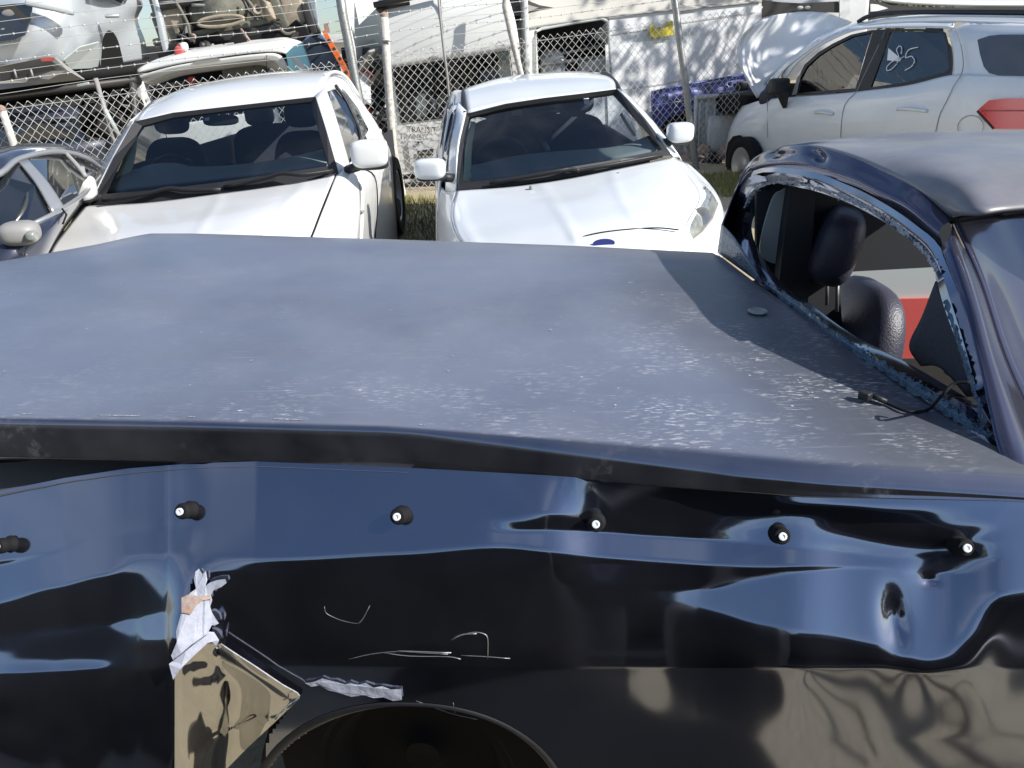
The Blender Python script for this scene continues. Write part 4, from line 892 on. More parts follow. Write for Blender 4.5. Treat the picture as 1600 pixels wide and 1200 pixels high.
blob('rear_seat', Vector((.33, 7.1, .95)), (1.2, .2, .62), M['seat'], fo, 5, (-.2, 0, 0))
for x in (.0, .66): blob('headrest', Vector((x, 7.16, 1.31)), (.25, .1, .17), M['seat'], fo, 3.2)
rbox('tail_panel', Vector((.33, 7.7, .8)), (1.2, .06, .7), Wf, fo, bevel=.02)
# ------------------------------------------------------------------ DARK SALOON at the left edge
se = thing('dark_sedan', 'dark blue grey saloon with bright window trim, squeezed beside the white suv', 'car', (-2.9, 4.2, .1))
G = M['greysedan']
patch('roof', [
 [(-180, 330, 3.6), (-60, 292, 3.8), (0, 270, 3.95), (27, 249, 4.2), (73, 237, 4.55), (110, 238, 4.9), (158, 262, 5.4)],
 [(-190, 290, 3.7), (-70, 255, 3.9), (-5, 245, 4.1), (27, 233, 4.4), (73, 229, 4.8), (108, 232, 5.1), (162, 254, 5.5)],
 [(-200, 275, 4.2), (-80, 243, 4.4), (-8, 232, 4.7), (25, 226, 5.0), (73, 225, 5.3), (104, 230, 5.5), (158, 250, 5.7)],
 [(-210, 280, 5.0), (-85, 248, 5.2), (-10, 236, 5.5), (22, 231, 5.7), (70, 231, 5.9), (100, 236, 6.0), (150, 256, 6.0)]], G, se, 6, 6, .01)
tube('window_trim', [(-180, 332, 3.58), (-60, 294, 3.78), (0, 271, 3.94), (27, 250, 4.18), (73, 238, 4.53), (110, 239, 4.88), (140, 250, 5.15), (158, 263, 5.38)], .016, M['alloy'], se, 6, 5)
patch('b_pillar', [[(30, 254, 4.15), (58, 290, 3.98), (82, 333, 3.85)], [(43, 250, 4.22), (74, 285, 4.08), (99, 322, 3.95)]], M['alloy'], se, 5, 5, .01)
tube('window_divider', [(103, 240, 4.8), (118, 256, 4.75), (134, 276, 4.7)], .014, M['greyprint'], se, 6, 4)
slab('side_window', [(-180, 336, 3.62), (-60, 298, 3.82), (0, 274, 3.98), (30, 254, 4.18), (56, 290, 4.0), (80, 333, 3.88), (40, 352, 3.7), (-10, 378, 3.55), (-180, 470, 3.3)], M['darkglass'], se, .01, nrm=Vector((.8, -.5, .35)))
slab('side_window', [(44, 250, 4.25), (73, 241, 4.55), (102, 242, 4.85), (133, 276, 4.72), (122, 306, 4.3), (99, 320, 3.98), (74, 285, 4.1)], M['darkglass'], se, .01, nrm=Vector((.8, -.5, .35)))
slab('side_window', [(106, 242, 4.88), (130, 250, 5.1), (152, 264, 5.3), (145, 280, 5.0), (135, 276, 4.75)], M['darkglass'], se, .01, nrm=Vector((.8, -.5, .35)))
patch('body_side', [
 [(-180, 472, 3.3), (-10, 380, 3.53), (40, 354, 3.68), (82, 334, 3.85), (122, 309, 4.3), (146, 288, 5.1)],
 [(-170, 500, 3.2), (0, 400, 3.42), (50, 375, 3.55), (88, 352, 3.78), (112, 334, 4.45), (134, 312, 5.2)],
 [(-150, 620, 3.15), (20, 500, 3.4), (52, 440, 3.55), (66, 412, 3.8), (78, 388, 4.6), (96, 362, 5.4)]], G, se, 6, 5, .01)
tube('belt_trim', [(-180, 474, 3.27), (-10, 381, 3.50), (40, 355, 3.65), (82, 335, 3.82), (122, 310, 4.26), (145, 289, 5.05)], .012, M['alloy'], se, 6, 5)
tube('door_gap', [(97, 326, 3.88), (104, 335, 3.9), (98, 350, 3.85)], .005, M['rubber'], se, 5)
mo = blob('wing_mirror', Wy(31, 364, 3.5), (.165, .16, .105), M['greyprint'], se, 2.8, (0, 0, .3), .02)
blob('indicator_lens', Wy(50, 369, 3.44), (.045, .05, .05), M['lens'], mo, 2.6)
rbox('mirror_foot', Wy(12, 383, 3.52), (.16, .12, .03), M['black'], mo, (0, 0, .3), .012)
slab('parcel_shelf', [(0, 300, 4.6), (60, 272, 4.8), (130, 262, 5.2), (120, 290, 5.0), (40, 330, 4.5)], M['palegrey'], se, .02)
for x, y in ((-2.35, 3.4), (-3.9, 3.2), (-3.6, 6.0)): wheel('wheel', Vector((x, y, .32)), Vector((1, .1, 0)), .32, .21, se)
rbox('underbody', Vector((-3.3, 4.4, .45)), (1.2, 3.0, .5), M['rubber'], se, (0, 0, .25), .08)

# ------------------------------------------------------------------ WHITE COMPACT SUV at the right, bonnet open
es = thing('compact_suv', 'white compact suv seen side on with raised bonnet and number scrawled on its window', 'car', (3.5, 8.0, .2))
P0, P1 = Vector((3.95, 6.1, 0)), Vector((2.95, 10.2, 0)); EN = (P1-P0).cross(Vector((0, 0, 1))).normalized()
if EN.x > 0: EN = -EN
def E_(px, py, off=0.0): return Wp(px, py, P0+EN*off, EN)
We = M['white2']
def prof(pts): return [E_(x, y, o) for x, y, o in pts]
belt = [(1187, 156, .0), (1215, 152, .02), (1240, 151, .0), (1290, 147, .0), (1338, 143, .0), (1358, 142, .0), (1416, 134, .0), (1482, 118, .0), (1500, 112, .0)]
patch('body_side', [
 prof([(1160, 166, -.16), (1195, 156, -.06)] + [(1240, 151.5, 0), (1290, 147.5, 0), (1340, 143, 0), (1416, 134, 0), (1484, 118, 0), (1530, 118, .0), (1640, 122, 0)]),
 prof([(1150, 182, -.04), (1188, 172, .02), (1240, 166, .05), (1290, 163, .05), (1340, 160, .05), (1416, 152, .05), (1484, 142, .05), (1530, 140, .04), (1640, 142, .04)]),
 prof([(1140, 205, .04), (1180, 198, .05), (1238, 192, .07), (1290, 190, .07), (1340, 188, .07), (1416, 184, .07), (1484, 180, .07), (1540, 176, .06), (1640, 176, .06)]),
 prof([(1134, 238, .04), (1183, 240, .03), (1236, 232, .05), (1290, 228, .05), (1340, 226, .05), (1416, 224, .05), (1484, 222, .05), (1540, 220, .05), (1640, 220, .05)]),
 prof([(1133, 262, .0), (1186, 290, .0), (1236, 300, .02), (1290, 300, .02), (1340, 300, .02), (1416, 300, .02), (1484, 300, .02), (1540, 300, .02), (1640, 300, .02)])], We, es, 8, 6, .01)
# cut of the wheel arch is a dark recess standing proud of the wing with its own lip
slab('wheel_arch', prof([(1134, 274, .09), (1134, 240, .09), (1137, 224, .09), (1145, 213, .09), (1155, 211, .09), (1168, 219, .09), (1178, 233, .09), (1184, 250, .09), (1186, 300, .09)]), M['rubber'], es, .01, nrm=EN, smooth_n=0)
wc = E_(1164, 258, .12); wheel('wheel', wc, EN, .33, .14, es)
patch('roof_side', [
 prof([(1205, 134, -.02), (1232, 103, -.06), (1280, 68, -.14), (1322, 47, -.2), (1384, 37, -.25), (1470, 34, -.25), (1540, 36, -.25), (1640, 40, -.25)]),
 prof([(1198, 130, -.2), (1226, 100, -.25), (1278, 60, -.35), (1326, 40, -.42), (1390, 29, -.5), (1470, 25, -.5), (1540, 25, -.5), (1640, 26, -.5)])], We, es, 7, 4, .01)
patch('roof', [
 prof([(1226, 100, -.25), (1278, 60, -.35), (1326, 40, -.42), (1390, 29, -.5), (1470, 25, -.5), (1540, 25, -.5), (1640, 26, -.5)]),
 prof([(1240, 92, -.8), (1290, 56, -.9), (1335, 38, -.95), (1400, 27, -1.0), (1475, 23, -1.0), (1540, 23, -1.0), (1640, 24, -1.0)]),
 prof([(1250, 96, -1.4), (1298, 62, -1.5), (1345, 44, -1.5), (1410, 34, -1.5), (1480, 31, -1.5), (1540, 31, -1.5), (1640, 32, -1.5)])], We, es, 6, 5, .01)
# window frame, pillars and glass
def sstrip(name, pts, wd, material, off=.012, parent=es, sm=5):
    return tube(name, prof([(x, y, off + (0 if len(q) == 0 else q[0])) for x, y, *q in pts]), wd, material, parent, 6, sm)
fr = [(1236, 150), (1245, 125), (1257, 101), (1278, 82), (1301, 68), (1330, 54), (1362, 47), (1390, 45.5), (1430, 45), (1466, 46), (1478, 51), (1482, 66), (1486, 90), (1488, 108), (1482, 117), (1450, 125), (1416, 133), (1380, 139), (1340, 142), (1290, 146)]
fi = [(1244, 146), (1250, 124), (1261, 104), (1281, 86), (1303, 72), (1331, 58), (1362, 51), (1390, 49), (1430, 48.5), (1463, 50), (1474, 54), (1478, 67), (1481, 90), (1483, 105), (1478, 112), (1450, 120), (1416, 128), (1380, 134), (1340, 138), (1290, 141)]
def off_at(y): return -.16*min(max((145-y)/100, 0), 1)
n = len(fr); vs = [E_(x, y, off_at(y)+.012) for x, y in fr]+[E_(x, y, off_at(y)+.012) for x, y in fi]+[E_(x, y, off_at(y)-.03) for x, y in fi]
link('window_frame', vs, [(i, (i+1) % n, n+(i+1) % n, n+i) for i in range(n)]+[(n+i, n+(i+1) % n, 2*n+(i+1) % n, 2*n+i) for i in range(n)], M['black'], es, False)
patch('upper_body', [
 prof([(1230, 120, off_at(120)), (1245, 100, off_at(100)), (1275, 76, off_at(76)), (1322, 52, off_at(52)), (1362, 44, off_at(44)), (1430, 43, off_at(43)), (1490, 44, off_at(44))]),
 prof([(1220, 120, -.1), (1232, 103, -.08), (1274, 72, -.15), (1322, 46, -.2), (1362, 40, -.24), (1430, 36, -.25), (1492, 36, -.25)])], We, es, 6, 3, .01)
patch('rear_quarter', [
 prof([(1481, 48, off_at(48)), (1487, 70, off_at(70)), (1490, 95, off_at(95)), (1488, 122, off_at(122))]),
 prof([(1520, 36, -.25), (1515, 60, off_at(60)), (1515, 90, off_at(90)), (1518, 126, off_at(126))]),
 prof([(1600, 38, -.25), (1600, 60, off_at(60)), (1600, 90, off_at(90)), (1600, 124, off_at(124))]),
 prof([(1660, 38, -.25), (1660, 60, off_at(60)), (1660, 90, off_at(90)), (1660, 126, off_at(124))])], We, es, 5, 5, .01)
def wpoly(name, pts, material, off=.0, parent=es, th=.005, sn=0): return slab(name, [E_(x, y, off_at(y)+off) for x, y in pts], material, parent, th, nrm=EN, smooth_n=sn)
wpoly('side_window', [(1245, 146), (1250, 124), (1261, 104), (1281, 86), (1303, 72), (1331, 58), (1362, 51), (1350, 90), (1336, 138)], M['sideglass'], 0)
wpoly('side_window', [(1392, 50), (1430, 49), (1463, 50), (1474, 54), (1478, 67), (1481, 90), (1483, 105), (1478, 112), (1450, 120), (1416, 128), (1358, 137), (1374, 94)], M['sideglass'], 0)
wpoly('door_pillar', [(1364, 48), (1392, 47), (1376, 94), (1359, 140), (1336, 142), (1350, 94)], M['black'], .010)
wpoly('mirror_corner', [(1237, 149), (1246, 120), (1252, 113), (1244, 147)], M['greyprint'], .016)
rq = wpoly('quarter_window', [(1527, 62), (1545, 56), (1562, 54), (1660, 54), (1660, 120), (1600, 119), (1560, 118), (1545, 114), (1537, 104), (1531, 84)], M['darkglass'], .012)
sstrip('door_gap', [(1386, 38, -.22), (1378, 60, -.12), (1350, 118, -.0), (1338, 143, .0), (1322, 160, .045), (1316, 180, .06), (1313, 215, .06)], .0035, M['greyprint'], .016)
sstrip('door_gap', [(1488, 37, -.23), (1499, 60, -.11), (1505, 95, -.06), (1502, 116, -.0), (1490, 135, .045), (1478, 160, .062), (1468, 180, .065), (1460, 215, .055)], .0035, M['greyprint'], .016)
sstrip('door_gap', [(1199, 155, -.03), (1199, 175, .03), (1199, 215, .06)], .0035, M['greyprint'], .016)
for (x, y, w_, h_) in ((1288, 177, .16, .055), (1426, 172, .19, .06)):
    c = E_(x, y, .075); t_ = (P1-P0).normalized()
    hd = slab('door_handle', [c+t_*w_*math.cos(a)+Vector((0, 0, h_*.75*math.sin(a))) for a in np.linspace(0, 2*math.pi, 18, endpoint=False)], M['palegrey'] if 0 else We, es, .012, nrm=EN)
    tube('handle_grip', [c-t_*w_*.95+EN*.004, c+EN*.03+Vector((0, 0, .01)), c+t_*w_*.95+EN*.004], .016, We, hd, 6, 5)
cc = E_(1516, 198, .078); t_ = (P1-P0).normalized()
tube('fuel_flap_gap', [cc+t_*.13*math.cos(a)+Vector((0, 0, .085*math.sin(a))) for a in np.linspace(0, 2*math.pi, 24)], .003, M['greyprint'], es, 4)
tl = slab('tail_light', [E_(1528, 173, .085), E_(1545, 158, .085), E_(1570, 155, .085), E_(1660, 155, .085), E_(1660, 200, .085), E_(1552, 200, .085)], M['redlens'], es, .05, nrm=EN, bevel=.006)
tube('lens_rib', [E_(1533, 173, .09), E_(1570, 173, .09), E_(1660, 173, .09)], .005, M['red'], tl, 4)
tube('lens_edge', [E_(1527, 174, .088), E_(1540, 188, .088), E_(1552, 201, .088)], .008, M['charcoal'], tl, 5)
tube('roof_bar', [E_(1341, 34, -.48), E_(1356, 26, -.5), E_(1385, 21, -.5), E_(1430, 19, -.5), E_(1520, 19, -.5), E_(1660, 20, -.5)], .022, M['black'], es, 8, 6)
# interior of the compact suv
t_ = (P1-P0).normalized()
for (x, y, d) in ((1452, 92, .55), (1310, 112, .45), (1452, 92, 1.2)):
    c = E_(x, y, -d)
    q = blob('seat_back', c+Vector((0, 0, -.08)), (.30, .46, .5), M['seat'], es, 3, (0, 0, .24), -.1); blob('headrest', c+Vector((0, 0, .2)), (.12, .24, .17), M['seat'], es, 3)
tube('steering_wheel', [E_(1300, 128, -.45)+Vector((.17*math.cos(a), .06*math.cos(a), .17*math.sin(a))) for a in np.linspace(0, 6.28, 25)], .014, M['black'], es, 6)
slab('inner_door_trim', [E_(1252, 122, -.1), E_(1288, 132, -.1), E_(1304, 140, -.1), E_(1300, 158, -.1), E_(1240, 158, -.1)], M['palegrey'], es, .02, nrm=EN)
blob('dashboard', E_(1262, 150, -.6), (1.2, .5, .3), M['interior'], es, 3, (0, 0, .24))
wpoly('window_tag', [(1388, 75), (1408, 92), (1406, 96), (1386, 94)], M['chalk'], .004, th=.001)
def stroke(name, pts, r=.006, parent=es): return tube(name, [E_(x, y, off_at(y)+.012) for x, y in pts], r, M['chalk'], parent, 4, 6)
stroke('marker_writing', [(1408, 84), (1409, 75), (1405, 72), (1401, 78), (1404, 88), (1402, 98), (1393, 108), (1386, 110), (1386, 104), (1393, 97), (1403, 91)], .0045)
stroke('marker_writing', [(1400, 95), (1413, 88)], .003)
stroke('marker_writing', [(1434, 74), (1424, 76), (1418, 80), (1415, 90), (1424, 88), (1429, 95), (1424, 104), (1414, 110)], .005)
m_ = rbox('wing_mirror', E_(1217, 135, .15), (.22, .14, .17), M['black'], es, (0, 0, .25), .04)
lathe('mirror_stalk', E_(1225, 160, .08), Vector((-.2, 0, 1)), [(.02, -.06), (.06, .06), (.075, .12)], M['black'], m_, 12)
patch('windscreen', [[E_(1199, 131, -.1), E_(1228, 102, -.2), E_(1280, 64, -.36), E_(1324, 42, -.42)], [E_(1215, 131, -1.3), E_(1240, 104, -1.3), E_(1290, 66, -1.3), E_(1335, 44, -1.3)]], M['sideglass'], es, 5, 4, .005)
rbox('floor_pan', (P0+P1)/2+Vector((.7, .17, .5)), (1.3, 3.6, .25), M['rubber'], es, (0, 0, .24), .05)
slab('far_inner_side', [E_(1200, 130, -1.45), E_(1640, 130, -1.45), E_(1640, 260, -1.45), E_(1200, 260, -1.45)], M['interior'], es, .03, nrm=EN)
# open bonnet
M['inner'] = mat('bonnet_inner_white', (.80, .81, .82), .55, 0, .15, .2)
bon = patch('open_bonnet', [
 [E_(1184, 153, -.15), E_(1170, 129, -.05), E_(1154, 90, .05), E_(1158, 60, .05), E_(1177, 40, .0)],
 [E_(1192, 142, -.3), E_(1190, 120, -.35), E_(1186, 92, -.4), E_(1190, 60, -.4), E_(1206, 26, -.4)],
 [E_(1199, 130, -.5), E_(1220, 108, -.6), E_(1234, 80, -.8), E_(1240, 50, -.85), E_(1245, 19, -.9)],
 [E_(1226, 104, -.7), E_(1250, 88, -.9), E_(1272, 68, -1.1), E_(1284, 45, -1.2), E_(1292, 21, -1.25)],
 [E_(1262, 76, -.9), E_(1284, 62, -1.2), E_(1304, 50, -1.3), E_(1318, 42, -1.45), E_(1331, 35, -1.5)]], M['inner'], es, 6, 6, .025)
bon['label'] = 'raised white bonnet with dappled tree shade'
tube('bonnet_prop', [E_(1186, 152, -.3), E_(1200, 120, -.6)], .012, M['black'], es, 6)
rbox('engine_cover', E_(1180, 160, -.6), (.8, .9, .25), M['rubber'], es, (0, 0, .24), .06)
rbox('front_panel', E_(1172, 205, -.75), (1.4, .14, .5), We, es, (0, 0, .24), .06)
#PART3
# ------------------------------------------------------------------ CHAIN LINK FENCE
def fy(px): return 8.2 + 2.1*px/1100
TOPL = [(-260, 196), (0, 163), (205, 137), (332, 119), (515, 96), (610, 81), (790, 63), (940, 43), (1060, 28), (1180, 12)]
fe = thing('chain_link_fence', 'chain link fence with strands of barbed wire running behind the two white cars', 'fence', (-1, 9, .3))
def ftop(px): return Wy(px, lerp_poly(TOPL, px), fy(px))
FP = [ftop(px) for px in range(-260, 1185, 8)]
L_ = [0]
for a, b in zip(FP, FP[1:]): L_.append(L_[-1]+(Vector((b.x, b.y, 0))-Vector((a.x, a.y, 0))).length)
def fat(s, dz=0):
    i = min(max(int(np.searchsorted(L_, s)), 1), len(L_)-1); t = (s-L_[i-1])/(L_[i]-L_[i-1]); return FP[i-1].lerp(FP[i], t)+Vector((0, 0, dz))
pitch = .088; vs, fs = [], []; r_ = .0036
rows_ = 20; N = int(L_[-1]/pitch)-1; FD = (FP[-1]-FP[0]); FD.z = 0; FD.normalize(); FN = Vector((FD.y, -FD.x, 0))
for k_ in range(N):
    pts = []; s0 = (k_+.5)*pitch
    for j in range(rows_*2+2):
        s = s0 + (pitch*.5 if j % 2 else 0)
        p = fat(s, -.045*j*1.05) + FN*(.006 if (j+k_) % 2 else -.006) + Vector((0, .004*noise.noise(Vector((s*2, j*.3, 0))), 0))
        p += FN*.03*noise.noise(Vector((s*.7, j*.15, 3))) + FD*.008*noise.noise(Vector((s*1.5, j*.2, 9)))
        if j > 2 and p.z < gz(p.x, p.y)-.02: break
        pts.append(p)
    v, f = tubeVF(pts, r_, 4, len(vs)); vs += v; fs += f
    pts2 = []
    for j in range(len(pts)):
        s = s0 - (pitch*.5 if j % 2 else 0); q = fat(max(s, 0), -.045*j*1.05)+FN*(.006 if (j+k_+1) % 2 else -.006)
        q += FN*.03*noise.noise(Vector((s*.7, j*.15, 3))) + FD*.008*noise.noise(Vector((s*1.5, j*.2, 9))); pts2.append(q)
    v, f = tubeVF(pts2, r_, 4, len(vs)); vs += v; fs += f
o = link('wire_mesh', vs, fs, M['wire'], fe); o['kind'] = 'stuff'
tube('line_wire', [fat(s, -.05) for s in np.linspace(0, L_[-1], 60)], .003, M['wire'], fe, 4)
tube('line_wire', [fat(s, -.95) for s in np.linspace(0, L_[-1], 60)], .003, M['wire'], fe, 4)
for dz, barbed in ((.10, 0), (.20, 1), (.28, 0), (.38, 1), (.52, 0), (.60, 1), (.72, 0), (.84, 0), (.95, 0)):
    P = [fat(s, dz-.012*math.sin(s*1.9)+.01*noise.noise(Vector((s, dz*9, 0))))+FN*.05 for s in np.linspace(0, L_[-1], 90)]
    v, f = tubeVF(P, .0032 if barbed else .0024, 4)
    if barbed:
        s = .05
        while s < L_[-1]:
            c = fat(s, dz-.012*math.sin(s*1.9)+.01*noise.noise(Vector((s, dz*9, 0))))+FN*.05
            for d in (Vector((.009, 0, .013)), Vector((-.009, .008, .013))):
                v2, f2 = tubeVF([c-d, c+d], .0018, 4, len(v)); v += v2; f += f2
            v2, f2 = tubeVF([c-FD*.012, c+FD*.012], .0045, 5, len(v)); v += v2; f += f2
            s += .125
    link('barbed_wire' if barbed else 'plain_wire', v, f, M['wire'], fe)
def post(pts, r, material, cap=True):
    P = [Wy(*p) for p in pts]; b = P[-1]; P.append(Vector((b.x+.01, b.y, min(b.z, gz(b.x, b.y))-.05)))
    o = tube('post', P, r, material, fe, 12)
    if cap: lathe('post_cap', P[0], Vector((0, 0, 1)), [(r*1.03, -.03), (r*1.05, .0), (r*.6, .015), (.0001, .025)], M['rust'], o, 12)
    return o
pst = post([(2, 168, 8.1), (25, 235, 8.15)], .035, M['whitepost'])
p2 = post([(600, 22, 9.30), (606, 120, 9.28), (614, 230, 9.25), (628, 300, 9.23)], .045, M['whitepost'])
for yy in (64, 155, 186): tube('post_clamp', [Wy(597, yy+1, 9.24), Wy(612, yy-1, 9.24)], .012, M['steel'], p2, 6)
p3 = post([(792, -30, 9.66), (789, 10, 9.65), (799, 55, 9.64), (815, 120, 9.62), (825, 200, 9.6)], .034, M['whitepost'], False)
post([(1048, -60, 10.3), (1053, -5, 10.2), (1056, 15, 10.16), (1063, 70, 10.14), (1071, 130, 10.12), (1078, 190, 10.1), (1088, 265, 10.1)], .042, M['steel'], False)
post([(528, -30, 9.2), (535, 20, 9.18), (546, 75, 9.16), (556, 130, 9.14), (566, 180, 9.12)], .05, M['steel'], False)
post([(684, -20, 9.45), (687, 20, 9.44), (693, 75, 9.43), (699, 120, 9.42)], .014, M['greyprint'], False)

# ------------------------------------------------------------------ HIGH ROOF VAN, rear doors towards the fence
va = thing('high_roof_van', 'tall white van with two rear doors, wide rear glass and a dented lower corner', 'van', (-.4, 10.4, .3))
OW = M['oldwhite']; vy = 9.95
def vp(x, y, d=0): return Wy(x, y, vy+d)
# panels of the doors around the glass openings
def quad(name, pts, material, parent, th=.03, d=0): return slab(name, [vp(x, y, d) for x, y in pts], material, parent, th, nrm=Vector((0, -1, 0)))
patch('roof_panel', [[vp(592, -40, .35), vp(640, -45, .35), (vp(690, -50, .35)), vp(740, -55, .35), vp(785, -60, .35)], [vp(592, 18, .08), vp(640, 10, .05), vp(687, 2, .03), vp(740, -6, .05), vp(792, -14, .08)], [vp(598, 66, .01), vp(645, 58, -.02), vp(694, 50, -.03), vp(745, 42, -.02), vp(805, 32, .01)], [vp(603, 108, 0), vp(650, 100, -.02), vp(698, 92, -.03), vp(748, 84, -.02), vp(812, 74, 0)]], OW, va, 5, 5, .02)
quad('left_door', [(603, 107), (614, 106), (626, 190), (680, 183), (704, 180), (706, 205), (700, 240), (690, 270), (684, 305), (648, 308), (636, 290), (622, 262), (612, 190)], OW, va)
quad('door_rail', [(614, 98), (698, 90), (698, 95), (614, 107)], OW, va, .03, -.01)
quad('right_door', [(794, 79), (812, 76), (822, 175), (828, 260), (700, 300), (704, 180), (760, 175), (806, 170)], OW, va)
quad('door_rail', [(700, 90), (796, 76), (796, 80), (702, 96)], OW, va, .03, -.01)
gl = quad('rear_window', [(616, 108), (698, 96), (707, 180), (628, 190)], M['vanglass'], va, .006, -.004)
gl = quad('rear_window', [(702, 95), (794, 80), (806, 170), (708, 180)], M['vanglass'], va, .006, -.004)
tube('window_seal', [vp(x, y, -.012) for x, y in ((614, 107), (698, 95), (796, 79), (808, 171), (706, 182), (627, 191), (614, 107))], .010, M['rubber'], va, 6)
tube('door_seam', [vp(x, y, -.03) for x, y in ((687, -10), (689, 30), (696, 70), (699, 95), (704, 140), (708, 190), (702, 240), (690, 300))], .012, M['charcoal'], va, 6)
for (x, y) in ((606, 156), (613, 232)): rbox('hinge', vp(x, y, -.05), (.07, .05, .07), OW, va, (0, .1, 0), .012)
h_ = rbox('door_handle', vp(679, 90, -.045), (.12, .03, .035), M['greyprint'], va, (0, -.1, 0), .01)
rbox('van_side', vp(588, 130, 1.6)+Vector((-.03, 0, 0)), (.06, 3.1, 2.2), OW, va, bevel=.02)
rbox('van_side', vp(818, 110, 1.6)+Vector((.0, 0, 0)), (.06, 3.1, 2.2), OW, va, bevel=.02)
rbox('load_floor', vp(700, 250, 1.5), (1.6, 3.0, .08), M['interior'], va, bevel=.01)
rbox('bulkhead', vp(700, 140, 2.9), (1.6, .05, 1.6), M['interior'], va, bevel=.01)
patch('roof_skin', [[vp(592, 6, .2), vp(690, -6, .15), vp(792, -22, .2)], [vp(600, 2, 3.0), vp(690, -10, 3.0), vp(780, -25, 3.0)]], OW, va, 4, 4, .02)
rbox('inner_shelf', vp(650, 168, .9), (.5, .6, .25), M['greypanel'], va, (0, -.5, .2), .03)
rbox('inner_shelf', vp(748, 148, 1.2), (.8, .5, .1), M['greyprint'], va, (0, .1, .1), .03)
quad('plate_recess', [(637, 222), (690, 214), (688, 256), (642, 260)], M['wall'], va, .02, -.035)
quad('lower_recess', [(646, 266), (690, 260), (684, 292), (655, 296)], M['wall'], va, .02, -.032)
pl = quad('sticker', [(652, 236), (677, 232), (677, 243), (653, 247)], M['charcoal'], va, .004, -.06)
rbox('lock', vp(656, 222, -.06), (.06, .02, .025), M['charcoal'], va, (0, -.1, 0), .008)
def text(name, s, p, size, material, parent, rot=(math.pi/2, 0, 0), ext=.001, shx=1):
    cu = bpy.data.curves.new(name, 'FONT'); cu.body = s; cu.size = size; cu.extrude = ext; cu.resolution_u = 3
    tmp = bpy.data.objects.new('tmp', cu); S.collection.objects.link(tmp); dg = bpy.context.evaluated_depsgraph_get()
    me = bpy.data.meshes.new_from_object(tmp.evaluated_get(dg)); bpy.data.objects.remove(tmp)
    from mathutils import Euler
    me.transform(Matrix.Translation(p) @ Euler(rot).to_matrix().to_4x4() @ Matrix.Diagonal((shx, 1, 1, 1))); me.materials.clear(); me.materials.append(material)
    o = bpy.data.objects.new(name, me); S.collection.objects.link(o); o.parent = parent; o.matrix_parent_inverse = Matrix.Translation(-parent_loc(parent)); return o
text('lettering', 'TRANSIT', vp(636, 206, -.05), .095, M['charcoal'], va, (math.pi/2, .08, 0), .002, .95)
text('lettering', '350L Jumbo', vp(638, 213, -.05), .035, M['greyprint'], va, (math.pi/2, .08, 0), .002)
text('lettering', '082 464 119', vp(654, 240, -.075), .03, M['palegrey'], va, (math.pi/2, .08, 0), .001)
text('lettering', '01 82 5515', vp(655, 245, -.075), .03, M['palegrey'], va, (math.pi/2, .08, 0), .001)
rbox('rear_bumper', vp(655, 292, -.06), (.5, .12, .12), M['black'], va, bevel=.03)
rr = thing('roof_rack', 'dark folded rack lying on top of the tall white van', 'roof rack', Wy(630, 2, 10.4))
for k_, (x0, y0, x1, y1) in enumerate(((584, 8, 690, -14), (588, 13, 640, 3), (596, -4, 640, -12))): tube('bar', [Wy(x0, y0, 9.9+.1*k_), Wy(x1, y1, 9.9+.1*k_)], .035, M['charcoal'], rr, 6)
tube('bar', [Wy(589, 12, 9.95), Wy(600, 22, 9.95)], .03, M['charcoal'], rr, 6)

# ------------------------------------------------------------------ PALE CARAVAN / VAN BODY with a side opening
cv = thing('van_body', 'long cream and white van body with open dark side hatch and diamond motif', 'van', (2.0, 12, .3))
ca, cb = Vector((.25, 10.9, 0)), Vector((3.9, 12.2, 0)); CN = (cb-ca).cross(Vector((0, 0, 1))).normalized()
if CN.y > 0: CN = -CN
def K_(x, y, off=0): return Wp(x, y, ca+CN*off, CN)
def kslab(name, pts, material, th=.03, off=0, parent=cv, sn=0): return slab(name, [K_(x, y, off) for x, y in pts], material, parent, th, nrm=CN, smooth_n=sn)
M['wall_l'] = M['wall']
kslab('upper_panel', [(800, -60), (1190, -90), (1190, 5), (1050, 17), (947, 27), (840, 42), (808, 48), (800, 40)], M['cream'], .03)
kslab('corner_post', [(802, 46), (838, 43), (842, 130), (812, 135)], OW, .04, .01)
kslab('side_glass', [(816, 76), (821, 74), (825, 108), (819, 110)], M['darkglass'], .01, .03)
kslab('sill', [(838, 118), (950, 112), (950, 260), (838, 260)], M['wall'], .03)
fr2 = [(836, 130), (836, 58), (838, 49), (846, 45), (895, 36), (940, 29), (948, 33), (951, 45), (954, 130)]
tube('opening_frame', [K_(x, y, .02) for x, y in fr2], .022, M['palegrey'], cv, 6)
kslab('side_panel', [(952, 26), (1190, 2), (1190, 320), (954, 320)], M['wall'], .03)
kslab('lower_board', [(946, 70), (1010, 64), (1064, 62), (1068, 130), (1070, 215), (952, 230)], M['board'], .012, .03)
tube('panel_gap', [K_(x, y, .05) for x, y in ((952, 143), (985, 139), (1066, 126))], .005, M['greyprint'], cv, 4)
tube('panel_gap', [K_(x, y, .012) for x, y in ((954, 55), (1010, 47), (1066, 36), (1180, 20))], .004, M['greyprint'], cv, 4)
tube('gutter', [K_(x, y, .03) for x, y in ((802, 48), (860, 38), (947, 26), (1050, 16), (1190, 2))], .013, M['greyprint'], cv, 6)
kslab('side_panel_edge', [(1066, 60), (1072, 60), (1078, 130), (1070, 132)], M['board'], .02, .045)
